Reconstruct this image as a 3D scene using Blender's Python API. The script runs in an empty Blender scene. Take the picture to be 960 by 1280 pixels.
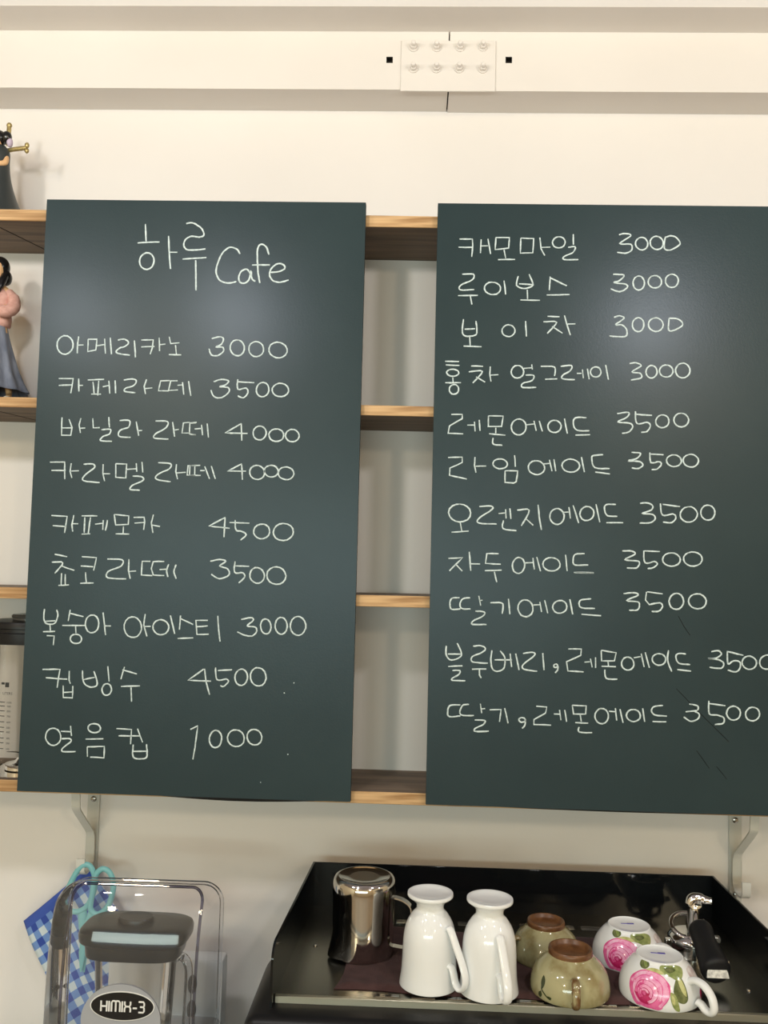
import bpy, bmesh, math, random
from math import sin, cos, pi, radians
from mathutils import Vector, Matrix
random.seed(7)
SC = bpy.context.scene
COL = SC.collection

# ------------------------------------------------------------------ camera
cam_data = bpy.data.cameras.new('camera')
cam = bpy.data.objects.new('camera', cam_data); COL.objects.link(cam)
PITCH, YAW, ROLL = .0661, .0338, .0240
fwd = Vector((-sin(YAW)*cos(PITCH), cos(YAW)*cos(PITCH), sin(PITCH)))
r0 = Vector((cos(YAW), sin(YAW), 0)); u0 = r0.cross(fwd)
rt = cos(ROLL)*r0 + sin(ROLL)*u0; up = -sin(ROLL)*r0 + cos(ROLL)*u0
M = Matrix((rt, up, -fwd)).transposed().to_4x4(); M.translation = Vector((0, -1.5025, 1.6))
cam.matrix_world = M
cam_data.sensor_fit = 'VERTICAL'; cam_data.sensor_height = 32.0
cam_data.lens = 32.0*1090.9/1280
cam_data.clip_start = .02
SC.camera = cam

# ------------------------------------------------------------------ light and exposure
W = bpy.data.worlds.new('sky'); SC.world = W; W.use_nodes = True
wb = W.node_tree.nodes['Background']; wb.inputs[0].default_value = (.80, .95, 1.0, 1); wb.inputs[1].default_value = 1.2
def point(name, loc, energy, color, size):
    l = bpy.data.lights.new(name, 'POINT'); l.energy = energy; l.color = color; l.shadow_soft_size = size
    o = bpy.data.objects.new(name, l); COL.objects.link(o); o.location = loc; return o
def area(name, loc, rot, sx, sy, energy, color):
    l = bpy.data.lights.new(name, 'AREA'); l.shape = 'RECTANGLE'; l.size = sx; l.size_y = sy; l.energy = energy; l.color = color
    o = bpy.data.objects.new(name, l); COL.objects.link(o); o.location = loc; o.rotation_euler = rot; return o
LAMP_E = 9.0
for lx, ly, lz, k in ((-.90, -1.05, 2.25, .8), (-.47, -1.05, 2.25, 1.0), (.59, -1.05, 2.25, 1.1), (1.60, -1.05, 2.25, 1.0)):
    point('track_lamp', (lx, ly, lz), LAMP_E*k, (1.0, .985, .965), .05)
for lx, ly in ((-1.3, -3.2), (1.3, -3.2)):
    point('warm_fill_light', (lx, ly, 2.55), 33, (1.0, .82, .56), .12)  # unseen warm fill, added to lift the shadows under shelves and boards
area('window_daylight', (-.6, -4.46, 1.60), (radians(90), 0, 0), 3.2, .45, 40, (.84, 1.0, .90))
vs = SC.view_settings
vs.view_transform = 'Standard'; vs.look = 'None'; vs.gamma = 1; vs.use_curve_mapping = False
vs.exposure = 0.22
SC.cycles.max_bounces = 8; SC.cycles.transparent_max_bounces = 24
SC.cycles.caustics_reflective = False; SC.cycles.caustics_refractive = False

# ------------------------------------------------------------------ materials
def mat(name, color, rough=.5, metal=0.0, spec=.5, coat=0.0, sheen=0.0):
    m = bpy.data.materials.new(name); m.use_nodes = True
    b = m.node_tree.nodes['Principled BSDF']
    b.inputs['Base Color'].default_value = (*color, 1); b.inputs['Roughness'].default_value = rough
    b.inputs['Metallic'].default_value = metal; b.inputs['Specular IOR Level'].default_value = spec
    b.inputs['Coat Weight'].default_value = coat; b.inputs['Sheen Weight'].default_value = sheen
    return m
def nodes(m): return m.node_tree.nodes, m.node_tree.links, m.node_tree.nodes['Principled BSDF']
def noisy(m, c1, c2, scale=(8, 8, 8), detail=4, lo=.35, hi=.65, bump=0.0, bump_scale=None, distort=0.0):
    n, l, b = nodes(m)
    tc = n.new('ShaderNodeTexCoord'); mp = n.new('ShaderNodeMapping'); mp.inputs['Scale'].default_value = scale
    no = n.new('ShaderNodeTexNoise'); no.inputs['Detail'].default_value = detail; no.inputs['Scale'].default_value = 1
    no.inputs['Distortion'].default_value = distort
    cr = n.new('ShaderNodeValToRGB'); cr.color_ramp.elements[0].position = lo; cr.color_ramp.elements[1].position = hi
    cr.color_ramp.elements[0].color = (*c1, 1); cr.color_ramp.elements[1].color = (*c2, 1)
    l.new(tc.outputs['Object'], mp.inputs[0]); l.new(mp.outputs[0], no.inputs['Vector'])
    l.new(no.outputs[0], cr.inputs[0]); l.new(cr.outputs[0], b.inputs['Base Color'])
    if bump:
        n2 = n.new('ShaderNodeTexNoise'); n2.inputs['Scale'].default_value = bump_scale or 200; n2.inputs['Detail'].default_value = 3
        l.new(tc.outputs['Object'], n2.inputs['Vector'])
        bp = n.new('ShaderNodeBump'); bp.inputs['Strength'].default_value = bump; bp.inputs['Distance'].default_value = .002
        l.new(n2.outputs[0], bp.inputs['Height']); l.new(bp.outputs[0], b.inputs['Normal'])
    return m
def clear(name, tint, edge_tint, gloss_rough=.03, facing_blend=.5, haze=0.0):
    """thin clear plastic: mostly transparent, fresnel gloss, tinted where seen edge-on"""
    m = bpy.data.materials.new(name); m.use_nodes = True
    n, l = m.node_tree.nodes, m.node_tree.links
    n.remove(n['Principled BSDF']); out = n['Material Output']
    tr = n.new('ShaderNodeBsdfTransparent'); gl = n.new('ShaderNodeBsdfGlossy'); gl.inputs['Roughness'].default_value = gloss_rough
    gl.inputs['Color'].default_value = (1, 1, 1, 1)
    lw = n.new('ShaderNodeLayerWeight'); lw.inputs['Blend'].default_value = facing_blend
    cr = n.new('ShaderNodeValToRGB'); cr.color_ramp.elements[0].color = (*tint, 1); cr.color_ramp.elements[1].color = (*edge_tint, 1)
    cr.color_ramp.elements[0].position = .55; cr.color_ramp.elements[1].position = .97
    l.new(lw.outputs['Facing'], cr.inputs[0]); l.new(cr.outputs[0], tr.inputs[0])
    fr = n.new('ShaderNodeFresnel'); fr.inputs['IOR'].default_value = 1.45
    hz = n.new('ShaderNodeBsdfDiffuse'); hz.inputs['Color'].default_value = (.72, .74, .80, 1)
    mh = n.new('ShaderNodeMixShader'); mh.inputs[0].default_value = haze; l.new(tr.outputs[0], mh.inputs[1]); l.new(hz.outputs[0], mh.inputs[2])
    mx = n.new('ShaderNodeMixShader'); l.new(fr.outputs[0], mx.inputs[0]); l.new(mh.outputs[0], mx.inputs[1]); l.new(gl.outputs[0], mx.inputs[2])
    l.new(mx.outputs[0], out.inputs[0]); return m

M_WALL = noisy(mat('wall_paint', (.80, .77, .73), .75, spec=.2), (.79, .755, .725), (.82, .785, .755), (3, 3, 3), bump=.04, bump_scale=160)
M_BEAM = noisy(mat('beam_paint', (.78, .74, .70), .5, spec=.3), (.765, .725, .685), (.79, .75, .71), (5, 5, 5))
M_CEIL = mat('shaded_ceiling', (.24, .21, .22), .8, spec=.1)  # dark mauve puts the shade of an unlit ceiling into its colour
M_FLOOR = noisy(mat('floor_tile', (.35, .27, .2), .5), (.32, .25, .18), (.40, .31, .23), (3, 3, 3))
M_ROOM = mat('room_wall_paint', (.72, .62, .46), .8, spec=.1)
M_DARK = mat('dark_hole', (.03, .025, .022), .8, spec=.1)
M_BOARD = noisy(mat('slate_green_board', (.024, .042, .047), .31, spec=.25), (.025, .042, .046), (.029, .048, .052), (6, 6, 6), bump=.05, bump_scale=420)
M_BOARD.node_tree.nodes['Principled BSDF'].inputs['Specular Tint'].default_value = (.80, .86, 1.0, 1)
M_EDGE = mat('board_edge', (.012, .012, .012), .7, spec=.2)
M_CHALK = noisy(mat('white_chalk', (.75, .80, .79), .9, spec=.1), (.44, .53, .54), (.68, .79, .80), (260, 260, 260), lo=.28, hi=.55)
M_SCRATCH = mat('dark_scratch', (.016, .018, .018), .8, spec=.1)
M_WOODF = noisy(mat('wood_edge', (.55, .35, .18), .55, spec=.3), (.36, .20, .085), (.66, .43, .22), (5, 60, 110), 5, .36, .58, distort=.6)
M_WOODS = noisy(mat('wood_plank', (.20, .14, .10), .6, spec=.3), (.13, .095, .072), (.24, .175, .125), (4, 70, 30), 5, .35, .65, distort=.5)
M_BRKT = mat('bracket_enamel', (.60, .60, .56), .4, spec=.4)
M_CHROME = mat('chrome', (.80, .80, .80), .06, 1.0)
M_STEEL = mat('polished_steel', (.62, .60, .57), .09, 1.0)
M_PLAQUE = noisy(mat('brushed_silver', (.6, .6, .6), .45, .8), (.42, .42, .42), (.72, .72, .71), (220, 220, 220))
M_SCREW = mat('screw_steel', (.45, .45, .43), .25, 1.0)
M_TRAY = noisy(mat('tray_steel', (.26, .255, .225), .27, 1.0), (.29, .285, .25), (.35, .345, .30), (60, 3, 3))
M_TRIM = mat('trim_steel', (.55, .52, .42), .38, .9)
M_GLOSSB = mat('black_gloss', (.005, .006, .007), .07, spec=.3)
M_BLACK = mat('black_plastic', (.010, .010, .011), .36, spec=.25)
M_RUBBER = mat('black_grip', (.010, .010, .011), .5, spec=.3)
M_PORC = mat('white_porcelain', (.85, .865, .87), .10, spec=.55)
M_TOWEL = noisy(mat('brown_towel', (.07, .035, .034), 1.0, spec=.05, sheen=.1), (.060, .027, .026), (.095, .046, .044), (40, 40, 40), bump=.8, bump_scale=900)
M_GREEN = noisy(mat('celadon_glaze', (.36, .33, .17), .10, spec=.6, coat=.3), (.24, .185, .075), (.39, .36, .20), (38, 38, 30), 5, .30, .52)
M_CLAY = noisy(mat('brown_clay', (.20, .09, .04), .35), (.10, .040, .014), (.20, .090, .034), (90, 90, 90), lo=.3, hi=.7)
M_LEAFD = mat('painted_leaf', (.045, .055, .022), .2)
M_PLASTIC = clear('clear_plastic', (.955, .96, .975), (.42, .43, .50), .03, haze=.05)
M_BEAD = clear('plastic_bead', (.50, .50, .60), (.16, .16, .26), .02)
M_JARCL = clear('clear_jar', (.96, .96, .955), (.60, .62, .60), .03)
M_GREY = mat('grey_disc', (.36, .37, .40), .4, spec=.4)
M_OVAL = mat('black_badge', (.006, .006, .007), .25)
M_WHITE = mat('white_print', (.80, .80, .78), .5)
M_CYAN = mat('aqua_plastic', (.20, .50, .53), .35)
M_HANDLE = mat('smoked_handle', (.012, .013, .013), .28, spec=.35)
M_WHITEP = mat('white_plastic', (.66, .68, .70), .4)
M_INK = mat('grey_ink', (.03, .03, .03), .7)
M_SKIN = mat('figurine_skin', (.72, .44, .22), .5)
M_HAIR = mat('figurine_hair', (.008, .008, .009), .25, spec=.6)
M_PINK = noisy(mat('pink_knit', (.66, .37, .31), .8), (.58, .31, .26), (.70, .41, .35), (150, 150, 150))
M_SKIRT = noisy(mat('blue_grey_skirt', (.20, .23, .30), .6), (.10, .12, .17), (.27, .30, .38), (90, 90, 8), lo=.3, hi=.7)
M_SHOE = mat('pale_shoe', (.66, .60, .50), .5)
M_CLOAK = mat('dark_cloak', (.030, .036, .036), .35)
M_ROBE = mat('maroon_robe', (.10, .045, .045), .6)
M_SASH = mat('lilac_sash', (.55, .46, .58), .6)
M_GOLD = noisy(mat('aged_gold', (.50, .38, .14), .4, .6), (.33, .25, .10), (.58, .46, .20), (200, 200, 200))

# ------------------------------------------------------------------ mesh helpers (all take world or local coordinates of the object)
def world_of(p):
    v = Vector((0, 0, 0))
    while p is not None: v = v + p.location; p = p.parent
    return v
def obj(name, bm, mats, parent=None, smooth=True, angle=38, origin=None):
    """one mesh object; coordinates in bm are world coordinates of an unrotated parent"""
    me = bpy.data.meshes.new(name)
    bmesh.ops.remove_doubles(bm, verts=bm.verts, dist=1e-6)
    bmesh.ops.recalc_face_normals(bm, faces=bm.faces)
    off = world_of(parent) if parent is not None else Vector(origin or (0, 0, 0))
    for v in bm.verts: v.co -= off
    bm.to_mesh(me); bm.free()
    for m in (mats if isinstance(mats, (list, tuple)) else [mats]): me.materials.append(m)
    if smooth:
        for p in me.polygons: p.use_smooth = True
        me.set_sharp_from_angle(angle=radians(angle))
    o = bpy.data.objects.new(name, me); COL.objects.link(o)
    if parent is not None: o.parent = parent
    else: o.location = off
    return o
def tag(o, label, cat=None, group=None):
    o['label'] = label
    if cat: o['category'] = cat
    if group: o['group'] = group
    return o
def thing(name, label, cat, loc, group=None):
    o = bpy.data.objects.new(name, None); COL.objects.link(o); o.location = loc; o.empty_display_size = .02
    return tag(o, label, cat, group)
def struct(name, bm, m, **k):
    o = obj(name, bm, m, **k); o['kind'] = 'structure'; return o
def dup(root, loc, rotz, label):
    r = root.copy(); COL.objects.link(r); r.location = loc; r.rotation_euler = (0, 0, rotz); r['label'] = label
    for ch in list(root.children):
        c = ch.copy(); COL.objects.link(c); c.parent = r
        for g in list(ch.children):
            d = g.copy(); COL.objects.link(d); d.parent = c
    return r
def BM(): return bmesh.new()
def bx(bm, x0, x1, y0, y1, z0, z1, bev=0.0, seg=2, mi=0):
    vs_ = [bm.verts.new((x, y, z)) for x in (x0, x1) for y in (y0, y1) for z in (z0, z1)]
    fs = [bm.faces.new([vs_[i] for i in f]) for f in ((0, 1, 3, 2), (4, 6, 7, 5), (0, 4, 5, 1), (2, 3, 7, 6), (0, 2, 6, 4), (1, 5, 7, 3))]
    for f in fs: f.material_index = mi
    if bev:
        es = list({e for f in fs for e in f.edges})
        bmesh.ops.bevel(bm, geom=es, offset=bev, segments=seg, profile=.5, affect='EDGES')
    return fs
def lathe(bm, prof, c=(0, 0, 0), seg=40, sx=1.0, sy=1.0, mi=0, fn=None, axis=None):
    """profile [(r, z)] spun about +z at c; r=0 ends close to a point; fn(a, r, z)->r"""
    rings = []
    for r, z in prof:
        if r < 1e-7: rings.append([bm.verts.new((c[0], c[1], c[2]+z))]); continue
        rg = []
        for i in range(seg):
            a = 2*pi*i/seg; q = fn(a, r, z) if fn else r
            rg.append(bm.verts.new((c[0]+q*cos(a)*sx, c[1]+q*sin(a)*sy, c[2]+z)))
        rings.append(rg)
    fs = []
    for A, B in zip(rings, rings[1:]):
        for i in range(seg):
            j = (i+1) % seg
            if len(A) == 1 and len(B) == 1: continue
            if len(A) == 1: f = bm.faces.new((A[0], B[j], B[i]))
            elif len(B) == 1: f = bm.faces.new((A[i], A[j], B[0]))
            else: f = bm.faces.new((A[i], A[j], B[j], B[i]))
            f.material_index = mi; fs.append(f)
    return rings
def smooth_path(pts, n=6, closed=False):
    P = [Vector(p) for p in pts]; out = []
    Q = [P[-1]]+P+[P[0], P[1]] if closed else [P[0]]+P+[P[-1]]
    for i in range(1, len(Q)-2):
        for k in range(n):
            t = k/n
            out.append(.5*(2*Q[i]+(Q[i+1]-Q[i-1])*t+(2*Q[i-1]-5*Q[i]+4*Q[i+1]-Q[i+2])*t*t+(3*Q[i]-Q[i-1]-3*Q[i+1]+Q[i+2])*t**3))
    if not closed: out.append(P[-1])
    return out
def tube(bm, pts, rad, seg=10, closed=False, cap=True, flat=1.0, ref=None, mi=0):
    """swept tube; rad a number or a list along pts; flat scales the second cross-section axis; ref fixes that axis"""
    P = [Vector(p) for p in pts]; n = len(P)
    R = rad if isinstance(rad, (list, tuple)) else [rad]*n
    if len(R) != n: R = [R[0]+(R[-1]-R[0])*i/(n-1) for i in range(n)] if len(R) == 2 else [R[min(len(R)-1, int(i*len(R)/n))] for i in range(n)]
    rings = []; nrm = None
    for i in range(n):
        if closed: t = P[(i+1) % n]-P[i-1]
        else: t = P[min(i+1, n-1)]-P[max(i-1, 0)]
        t.normalize()
        if ref is not None: nrm = Vector(ref)
        elif nrm is None: nrm = Vector((0, 0, 1)) if abs(t.z) < .9 else Vector((1, 0, 0))
        nrm = (nrm-t*nrm.dot(t)).normalized(); b = t.cross(nrm)
        rings.append([bm.verts.new(P[i]+b*(R[i]*cos(2*pi*k/seg))+nrm*(R[i]*flat*sin(2*pi*k/seg))) for k in range(seg)])
    m = n if closed else n-1
    for i in range(m):
        A, B = rings[i], rings[(i+1) % n]
        for k in range(seg):
            f = bm.faces.new((A[k], A[(k+1) % seg], B[(k+1) % seg], B[k])); f.material_index = mi
    if cap and not closed:
        bm.faces.new(rings[0][::-1]).material_index = mi; bm.faces.new(rings[-1]).material_index = mi
    return rings
def band(bm, pts, side, w, t, mi=0):
    """flat strap of width w along direction side and thickness t, following pts"""
    P = [Vector(p) for p in pts]; s = Vector(side).normalized(); rings = []
    for i in range(len(P)):
        tg = (P[min(i+1, len(P)-1)]-P[max(i-1, 0)]).normalized(); nn = tg.cross(s).normalized()
        rings.append([bm.verts.new(P[i]+s*(a*w/2)+nn*(b*t/2)) for a, b in ((-1, -1), (1, -1), (1, 1), (-1, 1))])
    for A, B in zip(rings, rings[1:]):
        for k in range(4): bm.faces.new((A[k], A[(k+1) % 4], B[(k+1) % 4], B[k])).material_index = mi
    bm.faces.new(rings[0][::-1]).material_index = mi; bm.faces.new(rings[-1]).material_index = mi
def prism(bm, poly, axis, a0, a1, mi=0):
    """polygon in the plane across axis ('x','y','z'), extruded from a0 to a1"""
    def v(p, a): return {'x': (a, p[0], p[1]), 'y': (p[0], a, p[1]), 'z': (p[0], p[1], a)}[axis]
    A = [bm.verts.new(v(p, a0)) for p in poly]; B = [bm.verts.new(v(p, a1)) for p in poly]
    bm.faces.new(A).material_index = mi; bm.faces.new(B[::-1]).material_index = mi
    for i in range(len(poly)):
        j = (i+1) % len(poly); bm.faces.new((A[i], B[i], B[j], A[j])).material_index = mi
def rrect(x0, x1, z0, z1, r, n=6, rb=None):
    """rounded rectangle outline, radius r at the top, rb at the bottom"""
    rb = r if rb is None else rb; out = []
    for cx, cz, a0, q in ((x1-r, z1-r, 0, r), (x0+r, z1-r, 90, r), (x0+rb, z0+rb, 180, rb), (x1-rb, z0+rb, 270, rb)):
        for k in range(n+1):
            a = radians(a0+90*k/n); out.append((cx+q*cos(a), cz+q*sin(a)))
    return out
def ball(bm, c, rx, ry, rz, seg=16, ring=10, mi=0):
    rows = []
    for i in range(ring+1):
        t = pi*i/ring
        if i in (0, ring): rows.append([bm.verts.new((c[0], c[1], c[2]-rz*cos(t)))])
        else: rows.append([bm.verts.new((c[0]+rx*sin(t)*cos(2*pi*k/seg), c[1]+ry*sin(t)*sin(2*pi*k/seg), c[2]-rz*cos(t))) for k in range(seg)])
    for A, B in zip(rows, rows[1:]):
        for k in range(seg):
            j = (k+1) % seg
            q = (A[0], B[j], B[k]) if len(A) == 1 else (A[k], A[j], B[0]) if len(B) == 1 else (A[k], A[j], B[j], B[k])
            bm.faces.new(q).material_index = mi
# chalk strokes, tenths of a millimetre from each board's lower left corner
MENU_LEFT=[
"1605,8892 1617,8758 1629,8610|1495,8584 1671,8598 1846,8606|1602,8413 1567,8380 1546,8338 1539,8289 1548,8238 1574,8193 1616,8163 1662,8156 1710,8173 1743,8206 1763,8248 1770,8296 1761,8346 1729,8396 1686,8423 1637,8426 1592,8406|1986,8703 2006,8436 2037,8169|2000,8441 2137,8443|2260,8908 2277,8912 2302,8918 2330,8922 2356,8921 2378,8916 2399,8906 2419,8894 2439,8881 2461,8867 2482,8853 2502,8837 2518,8819 2531,8796 2542,8770 2549,8744 2548,8724 2538,8710 2521,8701 2499,8694 2476,8691 2450,8692 2421,8698 2392,8703 2364,8704 2339,8699 2314,8691 2291,8679 2272,8665 2256,8645 2244,8621 2235,8595 2232,8572 2235,8550 2244,8529 2257,8510 2273,8495 2291,8486 2312,8481 2339,8479 2373,8479 2423,8482 2484,8488 2543,8494 2583,8499|2224,8331 2603,8360|2432,8316 2457,7829|3135,8425 3127,8440 3116,8462 3102,8484 3083,8502 3058,8515 3028,8527 2996,8533 2965,8530 2936,8516 2906,8493 2877,8464 2852,8431 2830,8391 2810,8344 2793,8296 2780,8252 2771,8216 2765,8182 2764,8150 2767,8119 2775,8087 2787,8055 2803,8026 2824,8002 2852,7983 2885,7969 2922,7959 2957,7953 2994,7956 3033,7965 3068,7975 3092,7982|3315,8091 3305,8109 3290,8137 3273,8163 3254,8179 3233,8181 3210,8175 3187,8163 3168,8148 3153,8128 3141,8102 3132,8075 3128,8050 3128,8027 3132,8005 3140,7986 3151,7971 3167,7961 3186,7955 3207,7953 3227,7957 3246,7966 3264,7981 3281,8000 3295,8023 3304,8057 3310,8101 3315,8139 3319,8156 3323,8142 3325,8108 3328,8069 3335,8038 3348,8019 3366,8005 3383,7994 3395,7986|3595,8419 3587,8443 3576,8478 3563,8515 3547,8543 3529,8562 3508,8577 3486,8586 3467,8586 3450,8580 3434,8568 3421,8547 3412,8512 3409,8456 3412,8383 3416,8308 3421,8246 3424,8200 3428,8164 3432,8132 3437,8098 3444,8060 3452,8020 3460,7985 3465,7960|3333,8250 3615,8257|3628,8136 3650,8137 3682,8138 3717,8141 3749,8147 3778,8156 3808,8169 3833,8184 3849,8198 3855,8213 3853,8229 3845,8244 3833,8257 3816,8267 3794,8276 3769,8281 3745,8279 3719,8268 3692,8250 3666,8227 3646,8204 3631,8180 3621,8154 3615,8126 3614,8101 3620,8075 3631,8049 3647,8026 3667,8007 3691,7994 3720,7985 3752,7980 3784,7979 3819,7985 3858,7996 3894,8008 3919,8016",
"346,7058 307,7021 284,6971 280,6914 293,6860 326,6811 373,6782 426,6776 473,6794 512,6833 533,6880 536,6945 520,6999 487,7042 442,7069 382,7072 338,7052|619,7064 607,6940 611,6793|608,6925 704,6930|773,7022 776,6825 904,6851 913,7024 773,7022|918,6921 1040,6941|1036,7035 1047,6917 1061,6795|1123,7051 1155,6787|1247,7014 1267,7019 1295,7026 1326,7031 1352,7031 1373,7023 1394,7011 1410,6996 1418,6982 1417,6967 1408,6951 1394,6936 1377,6923 1355,6912 1327,6904 1299,6896 1276,6886 1258,6872 1241,6856 1230,6840 1226,6826 1231,6817 1243,6810 1261,6804 1286,6798 1324,6792 1372,6786 1418,6781 1450,6777|1510,7013 1539,6744|1621,7020 1810,7029 1800,6900 1770,6797|1625,6912 1835,6921|1904,7063 1919,6849|1915,6954 2007,6962|2061,7080 2089,6972 2227,6988|2165,6949 2188,6804|2067,6796 2264,6796|2737,7061 2760,7068 2793,7078 2828,7087 2857,7092 2880,7090 2899,7085 2914,7076 2922,7063 2922,7045 2916,7021 2905,6996 2891,6975 2869,6959 2840,6946 2815,6935 2805,6927 2820,6926 2849,6929 2883,6932 2907,6929 2921,6918 2930,6901 2934,6883 2929,6865 2915,6846 2892,6825 2865,6806 2839,6794 2813,6788 2785,6788 2759,6793 2738,6804 2723,6824 2712,6852 2705,6880 2699,6899|3167,7043 3125,7047 3084,7033 3050,7000 3032,6952 3034,6898 3055,6849 3085,6818 3124,6798 3169,6795 3207,6810 3241,6846 3257,6895 3254,6947 3229,6999 3202,7026 3160,7045|3391,7016 3354,6988 3331,6946 3326,6898 3340,6851 3371,6813 3408,6791 3452,6785 3496,6796 3535,6827 3556,6869 3559,6915 3544,6962 3515,6997 3473,7021 3432,7026 3382,7011|3817,7016 3765,7021 3714,7009 3669,6977 3644,6926 3646,6873 3671,6827 3714,6792 3761,6775 3815,6772 3863,6785 3905,6817 3930,6868 3927,6919 3900,6968 3852,7003 3810,7018",
"335,6385 563,6388 552,6266 537,6155|341,6277 551,6289|651,6390 666,6186|662,6282 726,6283|798,6372 1057,6385|881,6344 907,6161|973,6360 967,6127|864,6146 1018,6151|1042,6268 1134,6290|1133,6363 1157,6160|1232,6371 1250,6167|1371,6382 1396,6386 1433,6391 1471,6397 1502,6398 1525,6397 1544,6393 1559,6387 1567,6376 1568,6360 1563,6338 1552,6316 1535,6297 1507,6283 1470,6272 1433,6262 1406,6251 1391,6238 1382,6223 1382,6209 1394,6199 1428,6191 1478,6187 1529,6183 1563,6181|1729,6396 1696,6285 1721,6163|1706,6250 1827,6264|2098,6385 1953,6377 1925,6216 2090,6219|2223,6381 2112,6380 2084,6225 2234,6236|2225,6309 2300,6319|2302,6360 2330,6165|2394,6379 2440,6147|2791,6377 2813,6385 2844,6398 2878,6410 2911,6416 2944,6416 2980,6412 3010,6405 3027,6395 3028,6381 3015,6363 2997,6345 2978,6330 2953,6320 2921,6312 2895,6305 2886,6300 2906,6297 2944,6298 2986,6296 3017,6290 3033,6278 3044,6261 3046,6242 3039,6221 3020,6197 2989,6168 2954,6143 2922,6126 2891,6121 2860,6123 2830,6132 2806,6145 2787,6166 2772,6196 2761,6225 2753,6245|3171,6421 3169,6389 3165,6343 3166,6297 3176,6267 3202,6261 3239,6270 3277,6282 3305,6284 3322,6272 3333,6254 3338,6232 3337,6212 3327,6190 3309,6166 3288,6145 3267,6132 3245,6132 3219,6141 3196,6152 3180,6160|3158,6383 3432,6373|3503,6352 3479,6319 3468,6280 3468,6238 3482,6198 3514,6164 3554,6150 3595,6156 3628,6179 3651,6212 3663,6252 3661,6297 3647,6334 3618,6365 3573,6380 3533,6373 3494,6343|3778,6357 3740,6329 3718,6290 3716,6248 3734,6209 3769,6178 3813,6161 3866,6159 3912,6173 3952,6204 3972,6243 3971,6284 3954,6320 3918,6351 3871,6368 3821,6369 3774,6354",
"415,5770 423,5488 569,5488|527,5743 583,5613 569,5482|423,5604 592,5607|716,5761 692,5659 721,5529|703,5601 793,5608|905,5764 921,5614 1022,5621|1157,5789 1176,5624|1050,5587 1078,5590 1120,5596 1161,5599 1189,5595 1199,5582 1200,5562 1192,5541 1180,5523 1160,5510 1131,5500 1101,5490 1078,5478 1060,5461 1044,5443 1037,5426 1046,5413 1080,5408 1134,5407 1189,5408 1226,5408|1333,5737 1365,5740 1411,5745 1456,5747 1487,5740 1499,5720 1499,5691 1492,5660 1477,5635 1451,5620 1413,5609 1376,5599 1349,5584 1332,5561 1321,5533 1320,5507 1333,5488 1369,5479 1425,5477 1480,5477 1519,5477|1595,5725 1645,5503|1618,5580 1696,5588|1901,5739 1939,5741 1995,5744 2050,5744 2086,5736 2100,5719 2100,5695 2089,5667 2070,5641 2037,5614 1990,5587 1943,5560 1910,5537 1890,5516 1879,5497 1879,5482 1895,5470 1939,5463 2004,5461 2070,5460 2115,5460|2168,5729 2212,5499|2187,5600 2273,5616|2442,5729 2341,5718 2325,5559 2449,5561|2549,5731 2442,5720 2441,5547 2545,5534|2459,5538 2546,5534|2539,5722 2461,5717|2522,5626 2617,5637|2626,5694 2650,5530|2715,5716 2743,5495|3253,5726 2999,5572 3353,5570|3247,5726 3268,5456|3565,5690 3521,5689 3483,5671 3456,5639 3442,5603 3441,5561 3454,5522 3484,5489 3524,5473 3566,5475 3601,5494 3628,5525 3643,5568 3642,5609 3626,5648 3599,5675 3555,5692|3820,5650 3775,5649 3734,5633 3703,5603 3688,5566 3693,5524 3716,5489 3748,5467 3794,5454 3839,5457 3878,5474 3905,5501 3920,5546 3915,5579 3887,5620 3853,5641 3817,5651|4003,5638 3970,5614 3950,5580 3946,5542 3960,5505 3989,5475 4023,5459 4068,5456 4104,5466 4139,5492 4158,5528 4158,5567 4143,5601 4112,5630 4080,5644 4034,5647 3998,5635",
"261,5057 493,5067 506,4797|291,4928 517,4932|599,5049 587,4919 621,4819|605,4926 726,4934|794,5039 822,5041 864,5044 907,5045 938,5042 958,5033 971,5021 975,5005 967,4985 940,4959 897,4928 853,4895 822,4867 802,4841 789,4817 788,4797 806,4780 857,4769 933,4763 1009,4759 1062,4757|1103,5045 1104,4901 1139,4778|1116,4893 1220,4895|1300,5055 1309,4842 1469,4837 1473,5053 1300,5055|1483,4972 1627,4984|1623,5070 1637,4935|1712,5092 1733,4928|1577,4868 1604,4868 1643,4868 1683,4867 1713,4862 1733,4852 1747,4838 1752,4822 1744,4805 1714,4786 1666,4765 1616,4744 1580,4724 1559,4705 1545,4686 1541,4670 1549,4658 1577,4651 1622,4649 1668,4650 1699,4649|1969,5085 2008,5085 2065,5084 2122,5080 2160,5072 2175,5057 2177,5038 2168,5016 2148,4994 2112,4972 2060,4949 2008,4926 1971,4904 1949,4883 1935,4862 1935,4843 1951,4827 1995,4814 2063,4804 2130,4797 2177,4791|2258,5068 2251,4953 2284,4834|2263,4931 2407,4945|2569,5051 2440,5049 2431,4900 2561,4896|2630,5058 2467,5049 2467,4900 2645,4898|2544,5051 2550,4902|2633,4975 2705,4977|2703,5043 2782,4849|2803,5050 2876,4851|3281,5094 3058,4975 3350,4981|3275,5094 3298,4846|3548,5072 3504,5075 3462,5063 3427,5034 3407,4991 3408,4945 3428,4902 3461,4873 3499,4857 3544,4855 3589,4870 3621,4900 3638,4938 3636,4992 3613,5032 3585,5056 3540,5074|3714,5079 3675,5064 3646,5036 3633,4999 3639,4963 3661,4931 3695,4908 3735,4898 3774,4901 3811,4916 3841,4947 3851,4984 3845,5017 3818,5053 3789,5070 3749,5080 3703,5076|3947,5058 3903,5043 3869,5015 3852,4976 3856,4934 3879,4899 3916,4874 3962,4861 4007,4862 4046,4876 4081,4907 4097,4948 4091,4989 4065,5025 4029,5047 3990,5058 3942,5057",
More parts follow.
